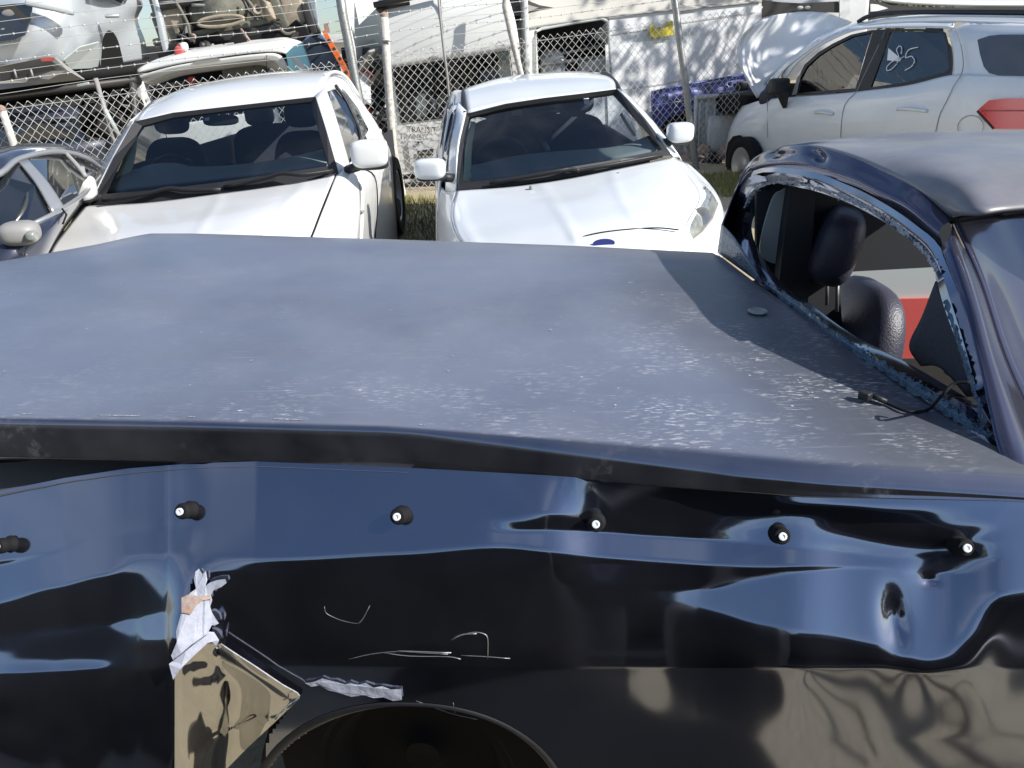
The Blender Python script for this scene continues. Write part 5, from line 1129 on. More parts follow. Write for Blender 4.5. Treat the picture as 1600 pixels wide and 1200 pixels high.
# dark diamond emblem with a pale centre
kslab('printed_motif', [(794, -12), (800, -16), (812, -8), (828, 2), (843, 8), (866, 12), (843, 16), (828, 20), (815, 28), (806, 40), (798, 36), (797, 20), (792, 10)], M['charcoal'], .004, .006)
kslab('printed_motif', [(798, -2), (812, 2), (830, 9), (842, 12), (828, 17), (812, 25), (800, 24), (796, 11)], M['greyprint'], .004, .012)
tube('motif_outline', [K_(x, y, .02) for x, y in ((800, 12), (805, 8), (811, 11), (805, 15), (800, 12))], .005, M['palegrey'], cv, 4)
kslab('hatch_bracket', [(1059, 7), (1066, 8), (1078, 10), (1094, 13), (1078, 15), (1066, 17), (1060, 18)], M['greyprint'], .03, .05)
# inside of the hatch
for nm, c, sz, mt in (('inner_wall', (895, 75, -1.3), (1.9, .04, 1.6), 'interior'), ('inner_floor', (895, 125, -.7), (1.8, 1.3, .04), 'interior'), ('inner_roof', (895, 22, -.7), (1.8, 1.3, .04), 'greyprint')):
    rbox(nm, K_(*c), sz, M[mt], cv, (0, 0, .34), .01)
tube('inner_shelf', [K_(850, 90, -.5), K_(945, 70, -.5)], .02, M['greyprint'], cv, 6); tube('inner_shelf', [K_(846, 102, -.4), K_(945, 88, -.4)], .025, M['greyprint'], cv, 6)
for x in (906, 915): tube('inner_rib', [K_(x, 38, -.4), K_(x, 52, -.4)], .02, M['black'], cv, 4)
blob('seat_back', K_(864, 108, -.6), (.35, .3, .5), M['greypanel'], cv, 3); blob('seat_back', K_(930, 108, -.5), (.5, .3, .35), M['greypanel'], cv, 3)
blob('spare_tyre', K_(922, 80, -.8), (.5, .2, .35), M['rubber'], cv, 2)
rbox('far_wall', K_(1000, 60, -1.9), (4, .05, 2.6), M['wall'], cv, (0, 0, .34), .01)
lv = slab('spirit_level', [K_(x, y, .12) for x, y in ((1018, 38), (1023, 38), (1024, 46), (1046, 41), (1045, 34), (1051, 32), (1053, 54), (1024, 60), (1019, 57))], M['yellow'], None, .06, nrm=CN)
tag(lv, 'small yellow bracket fixed to the pale wall just left of the galvanised post', 'bracket')
# blue ute tub panel
bt = thing('blue_tub_panel', 'blue tray side panel with wheel arch leaning against the pale wall', 'car panel', K_(1095, 190, .4))
def Bp(x, y, o=.35): return K_(x, y, o)
patch('panel_skin', [[Bp(1019, 146), Bp(1060, 136), Bp(1110, 129), Bp(1165, 117), Bp(1200, 110)], [Bp(1019, 162, .42), Bp(1060, 152, .42), Bp(1110, 146, .42), Bp(1165, 136, .42), Bp(1200, 130, .42)], [Bp(1021, 205, .40), Bp(1045, 196, .40), Bp(1090, 180, .40), Bp(1120, 180, .40), Bp(1200, 200, .40)]], M['blue'], bt, 6, 6, .03)
kslab('arch_hole', [(1034, 205), (1040, 192), (1052, 182), (1072, 176), (1094, 178), (1104, 196), (1100, 215), (1036, 215)], M['rubber'], .02, .50, bt)
tube('arch_lip', [Bp(1028, 205, .5), Bp(1036, 188, .5), Bp(1050, 177, .5), Bp(1073, 171, .5), Bp(1098, 172, .5), Bp(1110, 182, .5)], .014, M['blue'], bt, 6, 4)
tube('rolled_edge', [Bp(1021, 205, .46), Bp(1019, 150, .44), Bp(1024, 143, .42), Bp(1060, 135, .42), Bp(1165, 116, .42)], .018, M['blue'], bt, 6, 4)
for x, y in ((1041, 150), (1076, 143), (1106, 138), (1140, 131)): lathe('grommet', Bp(x, y, .45), CN, [(.03, 0), (.03, .015), (.0001, .02)], M['charcoal'], bt, 12)
rbox('lamp_recess', Bp(1160, 134, .45), (.2, .04, .12), M['charcoal'], bt, (0, 0, .34), .02)
tube('pressing', [Bp(1032, 168, .46), Bp(1042, 160, .46), Bp(1060, 157, .46), Bp(1078, 160, .46)], .012, M['blue'], bt, 6, 4)
# ribbed tailgate
tg = thing('ribbed_tailgate', 'grey ribbed metal tailgate standing upright beside the blue tray panel', 'tailgate', K_(1125, 240, .7))
kslab('panel', [(1088, 152), (1172, 148), (1170, 240), (1085, 242)], M['greypanel'], .05, .75, tg)
for x in (1092, 1104, 1116, 1128, 1140, 1152, 1164): tube('rib', [K_(x+1, 160, .78), K_(x-1, 232, .78)], .022, M['greypanel'], tg, 6)
tube('top_rail', [K_(1087, 152, .78), K_(1172, 147, .78)], .03, M['greypanel'], tg, 6); tube('side_rail', [K_(1088, 155, .78), K_(1085, 240, .78)], .025, M['greypanel'], tg, 6)
tube('chain', [K_(1132, 212, .82), K_(1128, 228, .82)], .012, M['black'], tg, 5); tube('chain', [K_(1122, 206, .82), K_(1122, 213, .82)], .012, M['black'], tg, 5)
def junk(name, label, pts, material, cat='car part', r=0):
    t = thing(name, label, cat, pts[0][0]); 
    for k_, (c, sz, rot, mt, nm) in enumerate(pts): rbox(nm, c, sz, M[mt], t, rot, min(sz)*.25)
    return t
rnd = random.Random(8)
def pile(name, label, cx0, cx1, py0, py1, y, n, mats, cat='scrap heap', smin=.08, smax=.3):
    t = thing(name, label, cat, Wy((cx0+cx1)/2, py1, y))
    for k_ in range(n):
        c = Wy(rnd.uniform(cx0, cx1), rnd.uniform(py0, py1), y+rnd.uniform(-.15, .4)); mt = rnd.choice(mats)
        kd = rnd.random(); s = rnd.uniform(smin, smax)
        rot = (rnd.uniform(-1, 1), rnd.uniform(-1, 1), rnd.uniform(-1.5, 1.5))
        if kd < .4: rbox('bent_panel', c, (s*2.2, s*.7, s*.12), M[mt], t, rot, s*.04)
        elif kd < .65: lathe('casting', c, Vector((rnd.uniform(-1, 1), -1, rnd.uniform(-.5, .5))), [(s*.25, -s*.3), (s*.4, -s*.28), (s*.42, 0), (s*.25, .02), (s*.22, s*.3), (.0001, s*.3)], M[mt], t, 14)
        elif kd < .85:
            P = [c+Vector((rnd.uniform(-1, 1), rnd.uniform(-.3, .3), rnd.uniform(-.6, .6)))*s*1.4 for _ in range(4)]; tube('hose', P, .018, M[mt], t, 6, 4)
        else: blob('housing', c, (s, s*.8, s*.7), M[mt], t, 3, rot)
    return t
pile('axle_heap', 'heap of dark axle and gearbox parts below the grey tailgate', 1080, 1150, 236, 262, 10.7, 20, ['charcoal', 'greyprint', 'rust', 'greypanel', 'rubber'])
pile('engine_heap', 'heap of red and dark engine parts between the galvanised pole and the tall van', 552, 600, 82, 240, 10.2, 46, ['charcoal', 'greyprint', 'red', 'greypanel', 'rubber', 'palegrey', 'rust', 'tan'])
pile('scrap_heap', 'jumble of dark scrap low behind the fence between the two white cars', 620, 690, 300, 325, 10.3, 18, ['charcoal', 'rust', 'tan', 'rubber', 'greyprint'])
kb = rbox('kerb_block', Wy(1112, 295, 9.0)-Vector((0, 0, .02)), (.75, .22, .16), mat('pale_concrete', (.42, .41, .38), .85, noise_amt=.3, nscale=9, bump=.4), None, (0, 0, .1), .04)
tag(kb, 'short pale concrete block on the ground in front of the fence post', 'concrete block')

# ------------------------------------------------------------------ STRIPPED WHITE SHELL behind the white suv
sh = thing('white_car_shell', 'stripped white car shell with empty rear hatch, spoiler vent and cyan film on its side', 'car shell', (-2.9, 11, .4))
def Y(x, y, d): return Wy(x, y, 10.4+d)
patch('roof', [
 [Y(208, 116, .25), Y(270, 101, .12), Y(330, 91, .08), Y(400, 82, .08), Y(446, 84, .12), Y(470, 112, .2)],
 [Y(225, 103, .35), Y(275, 88, .25), Y(330, 78, .2), Y(400, 69, .2), Y(446, 68, .25), Y(484, 106, .3)],
 [Y(262, 87, .9), Y(320, 72, .9), Y(380, 63, .9), Y(430, 58, .9), Y(462, 57, .9), Y(500, 60, 1.0)],
 [Y(300, 78, 1.8), Y(350, 64, 1.8), Y(400, 56, 1.8), Y(440, 52, 1.8), Y(480, 48, 1.8), Y(510, 52, 1.8)]], OW, sh, 6, 5, .02)
patch('hatch_frame', [
 [Y(206, 122, .2), Y(270, 104, .1), Y(330, 94, .06), Y(400, 85, .06), Y(436, 86, .1), Y(452, 108, .15)],
 [Y(224, 130, .22), Y(275, 112, .12), Y(330, 103, .08), Y(400, 94, .08), Y(426, 95, .12), Y(440, 108, .17)]], OW, sh, 6, 3, .03)
patch('inner_frame', [
 [Y(224, 130, .23), Y(275, 112, .13), Y(330, 103, .09), Y(400, 94, .09), Y(426, 95, .13), Y(440, 108, .18)],
 [Y(232, 137, .4), Y(278, 119, .3), Y(330, 110, .26), Y(395, 101, .26), Y(416, 103, .3), Y(426, 112, .35)]], M['greypanel'], sh, 6, 3, .02)
patch('corner_post', [[Y(205, 118, .25), Y(208, 150, .2), Y(214, 176, .2)], [Y(224, 128, .2), Y(226, 152, .18), Y(232, 180, .18)]], OW, sh, 5, 4, .04)
patch('corner_post', [[Y(224, 128, .21), Y(226, 152, .19), Y(232, 180, .19)], [Y(234, 136, .4), Y(240, 158, .4), Y(246, 186, .4)]], M['greypanel'], sh, 5, 4, .02)
slab('spoiler_vent', [Y(297, 101, .0), Y(305, 96, .0), Y(338, 91, .0), Y(345, 94, .0), Y(338, 96, .0), Y(305, 101, .0)], M['greyprint'], sh, .02)
tube('aerial', [Y(417, 86, .05), Y(416, 108, .05)], .006, M['charcoal'], sh, 5)
patch('cyan_film', [[Y(447, 84, .1), Y(452, 112, .12)], [Y(458, 73, .18), Y(468, 112, .2)], [Y(472, 66, .26), Y(488, 110, .28)]], M['cyan'], sh, 5, 4, .01)
patch('rear_side_glass', [[Y(473, 64, .26), Y(480, 88, .27), Y(489, 108, .28), Y(494, 130, .3)], [Y(486, 52, .6), Y(498, 76, .6), Y(510, 100, .6), Y(516, 125, .6)], [Y(498, 50, 1.0), Y(518, 72, 1.0), Y(530, 100, 1.0), Y(534, 125, 1.0)]], M['blueglass'], sh, 5, 5, .01)
tube('window_bar', [Y(481, 78, .3), Y(492, 70, .5), Y(508, 66, .8)], .01, M['charcoal'], sh, 5); tube('window_bar', [Y(488, 96, .3), Y(502, 84, .6), Y(516, 78, .9)], .01, M['charcoal'], sh, 5)
rbox('shell_inside', Y(335, 165, 1.6), (1.9, .05, 1.2), M['interior'], sh, (0, -.1, 0), .01)
slab('shell_side', [Y(466, 110, .25), Y(520, 110, .9), Y(530, 230, .9), Y(476, 230, .25)], OW, sh, .03)
rbox('shell_tail', Y(335, 230, .3), (1.9, .08, .7), OW, sh, (0, -.1, 0), .03)
slab('warning_sign', [Y(292, 124, .5), Y(296, 120, .5), Y(304, 120, .5), Y(306, 128, .5), Y(298, 131, .5)], M['red'], sh, .02); rbox('seat_base', Y(280, 150, 1.0), (.8, .4, .35), M['charcoal'], sh, (0, -.1, 0), .05); rbox('seat_base', Y(390, 120, 1.0), (.6, .4, .35), M['greyprint'], sh, (0, -.1, 0), .05)
ob = thing('orange_hoist_arm', 'perforated orange steel arm leaning beside the galvanised pole', 'hoist arm', Wy(548, 130, 9.6))
P = [Wy(504, 48, 9.9), Wy(516, 66, 9.85), Wy(530, 92, 9.8), Wy(548, 128, 9.75)]
slab('arm', [Wy(503, 49, 9.9), Wy(508, 47, 9.9), Wy(524, 74, 9.85), Wy(538, 98, 9.8), Wy(551, 126, 9.75), Wy(544, 128, 9.75), Wy(531, 102, 9.8), Wy(516, 76, 9.85)], M['orange'], ob, .04)
for x, y in ((514, 64), (522, 77), (531, 92), (541, 113)): lathe('hole_rim', Wy(x, y, 9.77), (C-Wy(x, y, 9.77)), [(.022, 0), (.022, .01), (.0001, .012)], M['charcoal'], ob, 10)
slab('red_tip', [Wy(505, 36, 9.9), Wy(512, 36, 9.9), Wy(515, 50, 9.9), Wy(508, 52, 9.9)], M['rust'], ob, .05)
# ------------------------------------------------------------------ TIPPED VEHICLE showing its underbody, stacked above
tv = thing('tipped_car', 'car tipped on its side above the white shell, showing olive underbody and fuel tank', 'car', (-2.9, 12, 2.0))
def T(x, y, d=0): return Wy(x, y, 11.2+d)
rbox('floor_pan', T(365, 10, .35), (2.15, .12, 1.5), M['under'], tv, (0, -.08, 0), .03)
patch('fuel_tank', [[T(298, -20, .1), T(345, -26, -.05), T(388, -30, .1)], [T(292, 10, .0), T(340, 2, -.25), T(390, -2, .0)], [T(296, 32, .0), T(340, 32, -.28), T(386, 20, .0)], [T(304, 44, .15), T(345, 44, 0), T(384, 30, .15)]], M['under'], tv, 7, 6, .03)
for cx, cy, rx, ry in ((345, 33, 36, 8),): tube('tank_ring', [T(cx+rx*math.cos(a), cy+ry*math.sin(a)-.1*rx*math.cos(a), -.32) for a in np.linspace(0, 6.28, 30)], .022, M['tan'], tv, 6)
for nm, x, y, sz, rot, mt in (('heat_shield', 264, 12, (.36, .1, .5), (0, -.1, .1), 'tan'), ('heat_shield', 262, 44, (.30, .1, .42), (0, -.15, .1), 'under'), ('underbody_panel', 459, 16, (.27, .12, .36), (0, -.12, 0), 'tan'), ('gearbox', 437, 18, (.13, .2, .5), (0, -.3, 0), 'under'), ('crossmember', 345, 62, (1.7, .16, .14), (0, -.12, 0), 'charcoal'), ('crossmember', 330, -8, (1.5, .2, .16), (0, -.12, 0), 'charcoal'), ('strut', 443, 40, (.1, .1, .35), (0, -.5, 0), 'tan'), ('rear_beam', 350, 46, (1.9, .1, .09), (0, -.12, 0), 'under'), ('dark_side', 370, 72, (2.0, .3, .16), (0, -.12, 0), 'rubber'), ('bracket', 289, 20, (.06, .12, .55), (0, .1, 0), 'charcoal'), ('bracket', 396, 12, (.05, .1, .4), (0, -.5, 0), 'under'), ('bracket', 486, 30, (.12, .2, .4), (0, -.2, 0), 'charcoal')):
    rbox(nm, T(x, y, -.05), sz, M[mt], tv, rot, .03)
patch('knuckle', [[T(405, -4, -.1), T(412, 18, -.12), T(420, 34, -.1)], [T(416, 2, -.2), T(420, 16, -.22), T(428, 30, -.2)], [T(424, 6, -.1), T(428, 18, -.12), T(432, 32, -.1)]], M['tan'], tv, 5, 5, .03)
lathe('hub_bore', T(403, 14, -.25), Vector((0, -1, 0)), [(.055, 0), (.06, .02), (.035, .01), (.03, -.05), (.0001, -.05)], M['tan'], tv, 18)
for P in ([(270, -6), (292, 34), (298, 60)], [(380, 0), (392, 22), (404, 32)], [(310, -20), (330, 6), (300, 8)], [(430, 36), (446, 52), (462, 50)], [(250, 5), (300, 0), (350, -8)]): tube('pipe', [T(x, y, -.2) for x, y in P], .02, M[rnd.choice(['greyprint', 'under', 'charcoal'])], tv, 6, 4)
tube('body_sill', [T(236, -25, -.1), T(246, 10, -.12), T(254, 50, -.12), T(262, 86, -.1)], .05, M['silver'], tv, 8, 5)
patch('body_side', [[T(480, -20, -.1), T(484, 20, -.1), T(496, 46, -.1)], [T(492, -20, -.15), T(496, 15, -.15), T(499, 46, -.15)]], M['silver'], tv, 5, 4, .02)
tube('coil_spring', [T(432+5*math.cos(a*1.0), 30+a*.9, -.25+.05*math.sin(a)) for a in np.linspace(0, 20, 60)], .01, M['charcoal'], tv, 5)
pile('suspension_heap', 'tangle of dark suspension and brake parts under the tipped car', 272, 470, 52, 88, 11.0, 44, ['charcoal', 'rubber', 'greyprint', 'rust', 'charcoal'])
rag = thing('red_jerrycan', 'small red and white container wedged under the tipped car', 'container', Wy(284, 84, 10.9))
blob('can', Wy(281, 81, 10.75), (.12, .1, .14), M['red'], rag, 3, (0, .3, 0)); blob('cap', Wy(288, 73, 10.75), (.09, .08, .1), M['chalk'], rag, 3)

# ------------------------------------------------------------------ SILVER CAR raised on a rack, top left
sc = thing('silver_car', 'silver car raised on a dark rack at top left, seen from its rear corner', 'car', (-4.6, 10.2, 1.2))
def Q(x, y, d=0): return Wy(x, y, 9.6+d)
patch('rear_body', [
 [Q(-140, -60, .3), Q(-60, -62, .0), Q(10, -64, -.1), Q(60, -64, -.05), Q(110, -60, .2), Q(160, -46, .9), Q(205, -22, 1.6)],
 [Q(-140, 5, .2), Q(-60, 2, -.1), Q(10, -8, -.2), Q(58, -8, -.15), Q(112, -4, .1), Q(165, 2, .9), Q(222, 6, 1.7)],
 [Q(-140, 72, .1), Q(-60, 68, -.2), Q(10, 62, -.3), Q(60, 46, -.25), Q(114, 40, .05), Q(172, 38, .9), Q(214, 30, 1.7)],
 [Q(-140, 108, .1), Q(-60, 104, -.15), Q(10, 98, -.25), Q(62, 88, -.2), Q(112, 86, .05), Q(160, 76, .8), Q(225, 62, 1.7)],
 [Q(-140, 128, .2), Q(-60, 124, -.05), Q(10, 118, -.15), Q(62, 110, -.1), Q(112, 108, .1), Q(160, 104, .85), Q(232, 92, 1.75)]], M['silver'], sc, 7, 6, .02)
slab('rear_window', [Q(-140, 18, -.0), Q(-60, 14, -.3), Q(20, 6, -.38), Q(50, 4, -.38), Q(47, 30, -.4), Q(38, 55, -.42), Q(24, 62, -.42), Q(-60, 72, -.35), Q(-140, 76, -.05)], M['darkglass'], sc, .02, nrm=Vector((0, -1, .1)))
rbox('lamp_cluster', Q(78, 12, -.3), (.45, .1, .06), M['palegrey'], sc, (0, .25, .3), .02)
for a in ((20, 20, .15), (14, 46, .12)): blob('painted_window_reflection', Q(a[0], a[1], -.36), (a[2]*1.6, .02, a[2]*.5), M['greyprint'], sc, 2)  # grey blobs painted on the glass as reflections
slab('bumper_insert', [Q(-140, 124, .0), Q(-60, 114, -.3), Q(0, 104, -.4), Q(70, 90, -.38), Q(85, 90, -.36), Q(105, 110, -.3), Q(130, 124, -.1), Q(60, 132, -.3), Q(0, 140, -.35), Q(-140, 150, .0)], M['greyprint'], sc, .04, nrm=Vector((0, -1, 0)))
slab('bumper_grille', [Q(0, 112, -.42), Q(50, 104, -.42), Q(80, 101, -.4), Q(88, 108, -.38), Q(60, 118, -.4), Q(0, 128, -.42)], M['charcoal'], sc, .02, nrm=Vector((0, -1, 0)))
for x in (22, 48): tube('grille_rib', [Q(x, 108, -.44), Q(x+4, 122, -.44)], .012, M['greyprint'], sc, 5)
slab('reflector', [Q(63, 92, -.43), Q(76, 89, -.43), Q(84, 90, -.43), Q(80, 95, -.43), Q(66, 96, -.43)], M['red'], sc, .02, nrm=Vector((0, -1, 0)))
slab('wheel_arch', [Q(160, 118, .25), Q(159, 80, .25), Q(161, 60, .25), Q(167, 49, .28), Q(173, 48, .3), Q(181, 56, .34), Q(188, 76, .36), Q(192, 112, .36)], M['rubber'], sc, .02, nrm=Vector((.5, -1, 0)), smooth_n=4)
slab('side_sill', [Q(100, 94, -.12), Q(125, 74, .0), Q(155, 66, .2), Q(157, 106, .3), Q(110, 108, .0)], M['palegrey'], sc, .02)
rbox('door_handle', Q(175, 25, .55), (.16, .05, .04), M['alloy'], sc, (0, 0, .5), .015)
patch('side_glass', [[Q(140, -46, .3), Q(175, -30, .8), Q(205, -12, 1.3)], [Q(142, -8, .3), Q(172, 0, .8), Q(192, 10, 1.3)]], M['sideglass'], sc, 4, 4, .01)
rbox('underbody', Q(60, 150, .9), (2.6, 1.0, .12), M['rubber'], sc, (0, -.1, 0), .03)
rk = thing('storage_rack', 'dark steel rack carrying the silver car above the mesh fence', 'rack', (-4.4, 10.2, .3))
for nm, p, q, r_2, mt in (('beam', Q(-120, 150, -.1), Q(212, 108, .3), .075, 'rubber'), ('beam', Q(-120, 168, -.1), Q(212, 124, .3), .05, 'charcoal'), ('beam', Q(-120, 158, .8), Q(212, 114, .9), .07, 'rubber'), ('upright', Q(149, 122, .1), Q(190, 260, .1), .03, 'greyprint'), ('upright', Q(-100, 150, .1), Q(-70, 320, .1), .05, 'greyprint'), ('upright', Q(205, 112, .3), Q(222, 290, .3), .05, 'charcoal'), ('brace', Q(160, 165, .1), Q(186, 212, .1), .03, 'palegrey')):
    tube(nm, [p, q], r_2, M[mt], rk, 4)
slab('deck', [Q(-120, 150, -.05), Q(212, 108, .25), Q(212, 100, 1.9), Q(-60, 128, 1.9)], M['rubber'], rk, .05)
tag(rbox('scrap_tag', Q(130, 132, -.25), (.14, .02, .03), M['palegrey'], None, (0, -.15, 0), .006), 'small pale strip stuck to the front beam of the dark rack', 'label strip')
# darker car on the level beneath
lc = thing('lower_rack_car', 'grey blue car stored under the rack behind the mesh fence at left', 'car', (-4.4, 10.4, .4))
lm = mat('dull_blue_grey_paint', (.05, .06, .09), .45, .2, .4, noise_amt=.5, nscale=3)
patch('roof', [[Q(-120, 195, .1), Q(-20, 176, .1), Q(60, 168, .1), Q(130, 166, .3)], [Q(-120, 225, -.1), Q(-20, 200, -.1), Q(60, 188, -.1), Q(120, 186, .1)]], lm, lc, 6, 5, .02)
patch('body_side', [[Q(-120, 262, -.1), Q(-20, 240, -.2), Q(60, 228, -.2), Q(140, 220, 0), Q(200, 214, .4)], [Q(-120, 340, -.1), Q(-20, 320, -.2), Q(60, 310, -.2), Q(140, 300, 0), Q(200, 290, .4)]], lm, lc, 6, 5, .02)
slab('rear_window', [Q(-120, 226, -.05), Q(-20, 202, -.1), Q(60, 190, -.1), Q(118, 188, .1), Q(134, 220, .0), Q(60, 228, -.15), Q(-20, 240, -.15), Q(-120, 262, -.05)], M['darkglass'], lc, .02)
rbox('underbody', Q(40, 270, .8), (2.4, 1.2, .5), M['rubber'], lc, (0, -.1, 0), .05)
lc2 = pile('panel_heap', 'loose heap of dark panels and hoses stored low behind the mesh fence at left', 130, 215, 150, 260, 10.2, 60, ['charcoal', 'greyprint', 'rubber', 'charcoal', 'rubber'])
# ------------------------------------------------------------------ timber post frame, shed and far backdrop
tp = thing('timber_post', 'tall timber post with darker boards on both edges, right of the galvanised pole', 'post', Wy(568, 85, 12))
for nm, a, b, wd, mt in (('post_core', (551, -30), (565, 85), .13, 'wood'), ('edge_board', (543.5, -30), (557.5, 88), .07, 'darkwood'), ('edge_board', (560, -30), (575, 80), .08, 'darkwood')):
    p, q = Wy(a[0], a[1], 12), Wy(b[0], b[1], 12); q2 = q + (q-p).normalized()*1.6
    nn = (q2-p).normalized().cross(Vector((0, 1, 0))).normalized()*wd/2*1.1
    slab(nm, [p-nn, p+nn, q2+nn, q2-nn], M[mt], tp, .12 if nm == 'post_core' else .15, nrm=Vector((0, -1, 0)))
fs_ = thing('far_shed', 'low beige shed far behind the orange arm', 'shed', Wy(540, 100, 40))
c = Wy(545, 82, 40); rbox('wall', c+Vector((-2, 2, -1.2)), (9, 4, 3.4), M['cream'], fs_, bevel=.02); rbox('roof', c+Vector((-2, 2, .62)), (9.6, 4.6, .35), M['greypanel'], fs_, bevel=.02)
dk = rbox('open_crate', Wy(586, 100, 12.5)+Vector((0, .6, 0)), (1.0, 1.0, .5), M['charcoal'], None, bevel=.02); tag(dk, 'dark open crate to the right of the timber post', 'crate')
# white truck canopy far right top with dark rail
tc_ = thing('white_truck_cab', 'white vehicle roof with dark window band behind the raised bonnet', 'truck', (3.6, 13.5, .3))
def U(x, y, d=0): return Wy(x, y, 13.2+d)
rbox('wall', U(1250, 40, .9), (1.6, 1.6, 1.6), M['wall'], tc_, (0, -.05, 0), .08)
slab('window_band', [U(1180, -2, -.02), U(1215, 3, -.02), U(1250, 5, -.02), U(1310, 2, -.02), U(1316, 20, -.02), U(1260, 18, -.02), U(1205, 24, -.02), U(1178, 32, -.02)], M['charcoal'], tc_, .02, nrm=Vector((0, -1, 0)))
for x, y in ((1187, 12), (1250, 12), (1262, 12)): blob('painted_window_glint', U(x, y, -.06), (.10, .03, .05), M['palegrey'], tc_, 2)  # pale blobs painted on the dark band as glints
slab('corner_panel', [U(1312, -8, -.05), U(1327, -8, -.05), U(1329, 30, -.05), U(1312, 30, -.05)], M['board'], tc_, .03, nrm=Vector((0, -1, 0)))
tr2 = thing('flat_bed_roof', 'long white roof with dark edge behind the compact suv', 'truck', (8, 14, .3))
patch('roof_skin', [[Wy(1360, -6, 14), Wy(1400, 3, 14), Wy(1500, 8, 14), Wy(1700, 9, 14)], [Wy(1340, -60, 16), Wy(1400, -50, 16), Wy(1500, -45, 16), Wy(1700, -45, 16)]], M['silver'], tr2, 6, 4, .05)
slab('edge_band', [Wy(x, y, 13.98) for x, y in ((1356, -3), (1392, 8), (1450, 11), (1700, 11), (1700, 30), (1450, 30), (1400, 24), (1362, 40))], M['charcoal'], tr2, .1, nrm=Vector((0, -1, 0)))
slab('panel_strip', [Wy(x, y, 13.9) for x, y in ((1362, 6), (1372, 7), (1388, 13), (1372, 17), (1362, 18))], M['board'], tr2, .05, nrm=Vector((0, -1, 0)))
# ------------------------------------------------------------------ trees: one shades the wall from outside the frame, others behind
ML = mat('olive_leaves', (.10, .115, .03), .7, noise_amt=.6, nscale=2, col2=(.17, .15, .04)); MB_ = mat('grey_bark', (.16, .13, .10), .9, noise_amt=.4, nscale=20, bump=.5)
def tree(label, base, h, R, nclump, leaf, seed, nleaf=60):
    r = random.Random(seed); t = thing('tree', label, 'tree', base)
    top = base+Vector((0, 0, h)); trunk = [base, base+Vector((.1, 0, h*.3)), base+Vector((-.05, .1, h*.6)), top]
    tube('trunk', trunk, [.17*h/6, .13*h/6, .09*h/6, .03], MB_, t, 10)
    vs, fs = [], []; lv, lf = [], []
    for k_ in range(nclump):
        d = Vector((r.gauss(0, 1), r.gauss(0, 1), r.gauss(0, .7))); d = d.normalized()*R*r.uniform(.35, 1)
        c = base+Vector((0, 0, h*.8))+Vector((d.x, d.y, d.z*.75)); st = base+Vector((0, 0, h*r.uniform(.35, .75)))
        v, f = tubeVF([st, st.lerp(c, .5)+Vector((0, 0, .15)), c], [.04, .025, .01], 5, len(vs)); vs += v; fs += f
        cr_ = R*r.uniform(.14, .28)
        for _ in range(nleaf):
            p = c+Vector((r.gauss(0, cr_), r.gauss(0, cr_), r.gauss(0, cr_*.7))); a = Vector((r.gauss(0, 1), r.gauss(0, 1), r.gauss(0, 1))).normalized(); b = a.orthogonal().normalized()
            s = leaf*r.uniform(.6, 1.4); i = len(lv); lv += [p-a*s, p+b*s*.5, p+a*s, p-b*s*.5]; lf.append((i, i+1, i+2, i+3))
    link('limbs', vs, fs, MB_, t); o = link('crown', lv, lf, ML, t, False); return t
tree('leafy olive green tree standing right of the compact suv, outside the yard row', Vector((8.3, 9.0, 0)), 6.7, 2.4, 26, .11, 3, 70)
tree('olive green tree showing above the raised bonnet', Vector((11.5, 24, 0)), 4.2, 2.2, 26, .13, 5, 90)
# ------------------------------------------------------------------ dark things added behind the viewpoint to darken what the paint mirrors
dp = thing('added_saloon', 'dark saloon added out of view to darken the side reflections', 'car', (-.2, -2.2, 0))
dp['label'] = 'black saloon car added out of view to darken the dented panel reflections'
bkm = mat('added_black_car_paint', (.015, .015, .018), .35, 0, .25, .1)
secs = [(-2.6, .45, .75), (-2.3, .4, .95), (-1.3, .35, 1.0), (-.8, .35, 1.38), (.4, .35, 1.42), (1.2, .35, 1.05), (2.2, .4, .95), (2.5, .45, .7)]
vs, fs = [], []
secs = [(x+1.2, a, b) for x, a, b in secs]
for (x, z0, z1) in secs:
    for y, z in ((-3.0, z0), (-3.05, (z0+.9)/1.5), (-2.95, min(z1, .95)), (-2.75, z1), (-1.65, z1), (-1.45, min(z1, .95)), (-1.35, (z0+.9)/1.5), (-1.4, z0)): vs.append(Vector((x, y, z)))
for i in range(len(secs)-1):
    for k_ in range(8): fs.append((i*8+k_, i*8+(k_+1) % 8, (i+1)*8+(k_+1) % 8, (i+1)*8+k_))
fs += [tuple(range(8)), tuple(range((len(secs)-1)*8, len(secs)*8))]
link('body', vs, fs, bkm, dp)
for x in (-.5, 2.8):
    for y, s in ((-1.45, 1), (-2.95, -1)): wheel('wheel', Vector((x, y, .32)), Vector((0, s, 0)), .32, .2, dp)

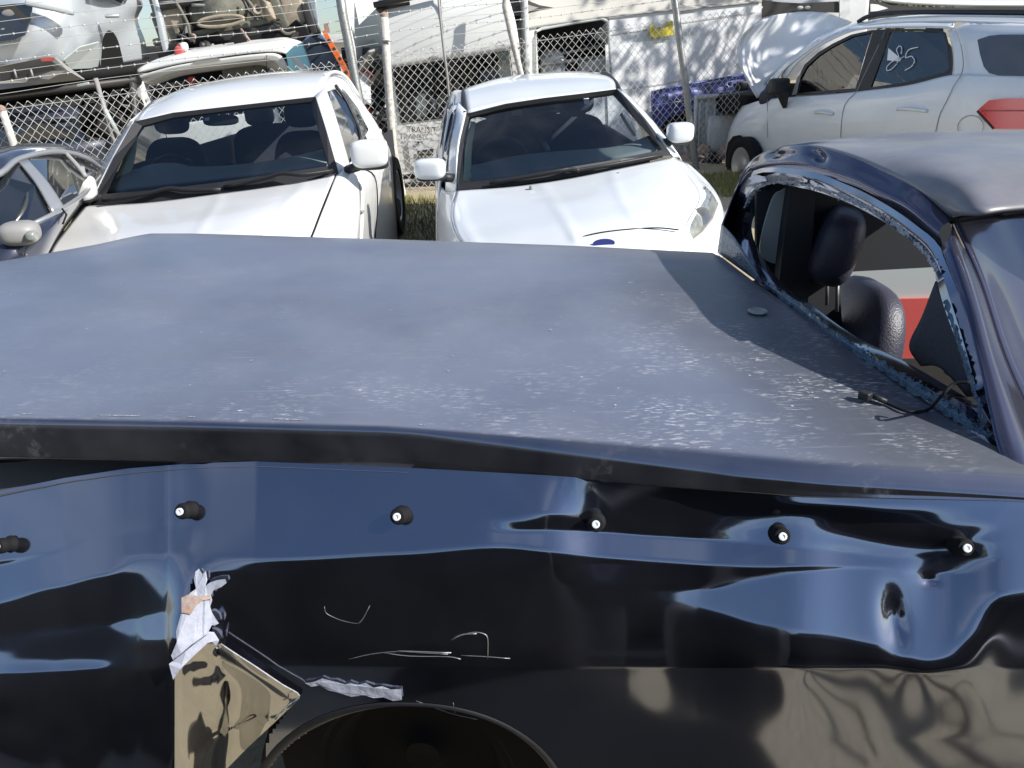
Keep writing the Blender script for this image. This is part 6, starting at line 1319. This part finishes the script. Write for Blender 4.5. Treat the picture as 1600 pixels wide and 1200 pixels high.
added_tarp = mat('added_black_tarpaulin', (.020, .020, .024), .5, noise_amt=.7, nscale=3, bump=.5, bscale=5)  # cover for unseen stacks added to shade ground and darken panel reflections
for (x0, x1, yc, z1, lab) in ((-3.4, .12, -.10, 1.12, 'tall black covered stack, added out of view to shade ground and darken reflections'), (-.2, 3.6, -.85, 1.0, 'lower black covered stack, added out of view to darken reflections in the panel')):
    o = rbox('added_tarpaulin_stack', Vector(((x0+x1)/2, yc, z1/2)), (x1-x0, .5, z1), added_tarp, None, bevel=.07); tag(o, lab, 'added covered stack')
o = rbox('added_tarpaulin_roll', Vector((1.70, -.27, .10)), (3.3, .46, .20), added_tarp, None, bevel=.07); tag(o, 'low black tarpaulin roll, added out of view to darken reflections in the panel', 'tarpaulin')  # added unseen to keep the lower panel reflection dark
mt_ = slab('added_shade_mat', [Vector((-.6, .12, .03)), Vector((.14, .10, .03)), Vector((.20, .26, .03)), Vector((.52, .62, .03)), Vector((-.6, .75, .03))], M['rubber'], None, .02, nrm=Vector((0, 0, 1))); tag(mt_, 'flat black sheet, added and shaped as shade on the ground for reflections', 'mat')  # dark sheet added in the outline of the wanted ground shade
rd = thing('red_door_panel', 'red and pale grey car door panel standing beyond the smashed rear window', 'car door', Wy(1440, 560, 3.0))
slab('red_skin', [Wy(1290, 470, 3.0), Wy(1640, 462, 3.0), Wy(1660, 558, 3.0), Wy(1290, 562, 3.0)], M['red'], rd, .04, nrm=Vector((.3, -1, .1)))
slab('pale_upper', [Wy(1290, 421, 3.02), Wy(1450, 414, 3.02), Wy(1640, 406, 3.02), Wy(1640, 461, 3.02), Wy(1450, 466, 3.02), Wy(1290, 470, 3.02)], M['palegrey'], rd, .03, nrm=Vector((.3, -1, .1)))
slab('dark_lower', [Wy(1290, 562, 2.99), Wy(1660, 558, 2.99), Wy(1700, 720, 2.99), Wy(1290, 720, 2.99)], M['charcoal'], rd, .04, nrm=Vector((.3, -1, .1)))
# hedge added out of view to darken reflections near the horizon
vs, fs = [], []; r = random.Random(2)
for k_ in range(9000):
    x = r.uniform(-22, 22); z = r.uniform(0, 2.3)+.25*noise.noise(Vector((x*.5, 0, 0))); c = Vector((x, -10+r.uniform(-.5, .5), z))
    a = Vector([r.gauss(0, 1) for _ in range(3)]).normalized(); b = a.orthogonal().normalized(); i = len(vs); q = .16*r.uniform(.6, 1.4)
    vs += [c-a*q, c+b*q*.6, c+a*q, c-b*q*.6]; fs.append((i, i+1, i+2, i+3))
added_hedge = link('unseen_hedge', vs, fs, mat('added_dark_hedge_leaves', (.035, .05, .022), .8, noise_amt=.4, nscale=2), None, False); added_hedge['kind'] = 'stuff'; added_hedge['label'] = 'dark dense hedge added out of view to darken low reflections'

bc = rbox('added_dark_backing', Vector((-6.6, 14.2, 1.0)), (6.0, 2.0, 2.3), M['charcoal'], None, bevel=.03); tag(bc, 'large dark box added behind the storage rack at left to cover sunlit ground', 'container')  # plain box added as dark backing, covers the sunlit ground beyond the rack

# branch added so its mirror image stands in for branch shadows
br = thing('added_shadow_branch', 'bare branch added on the ground, standing in for mirrored branch shadows', 'branch', (.8, .3, 0))
tube('added_main_limb', [Vector(p) for p in ((.30, .02, .03), (.55, .10, .06), (.80, .24, .05), (1.02, .40, .06), (1.20, .50, .03))], [.016], MB_, br, 6, 4)
for P in (((.55, .10, .06), (.70, .02, .08), (.92, -.02, .05)), ((.80, .24, .05), (.95, .18, .10), (1.15, .20, .06)), ((.68, .17, .05), (.66, .32, .07), (.74, .42, .03)), ((1.02, .40, .06), (1.15, .36, .08), (1.32, .38, .04))):
    tube('added_twig', [Vector(p) for p in P], .007, MB_, br, 5, 4)
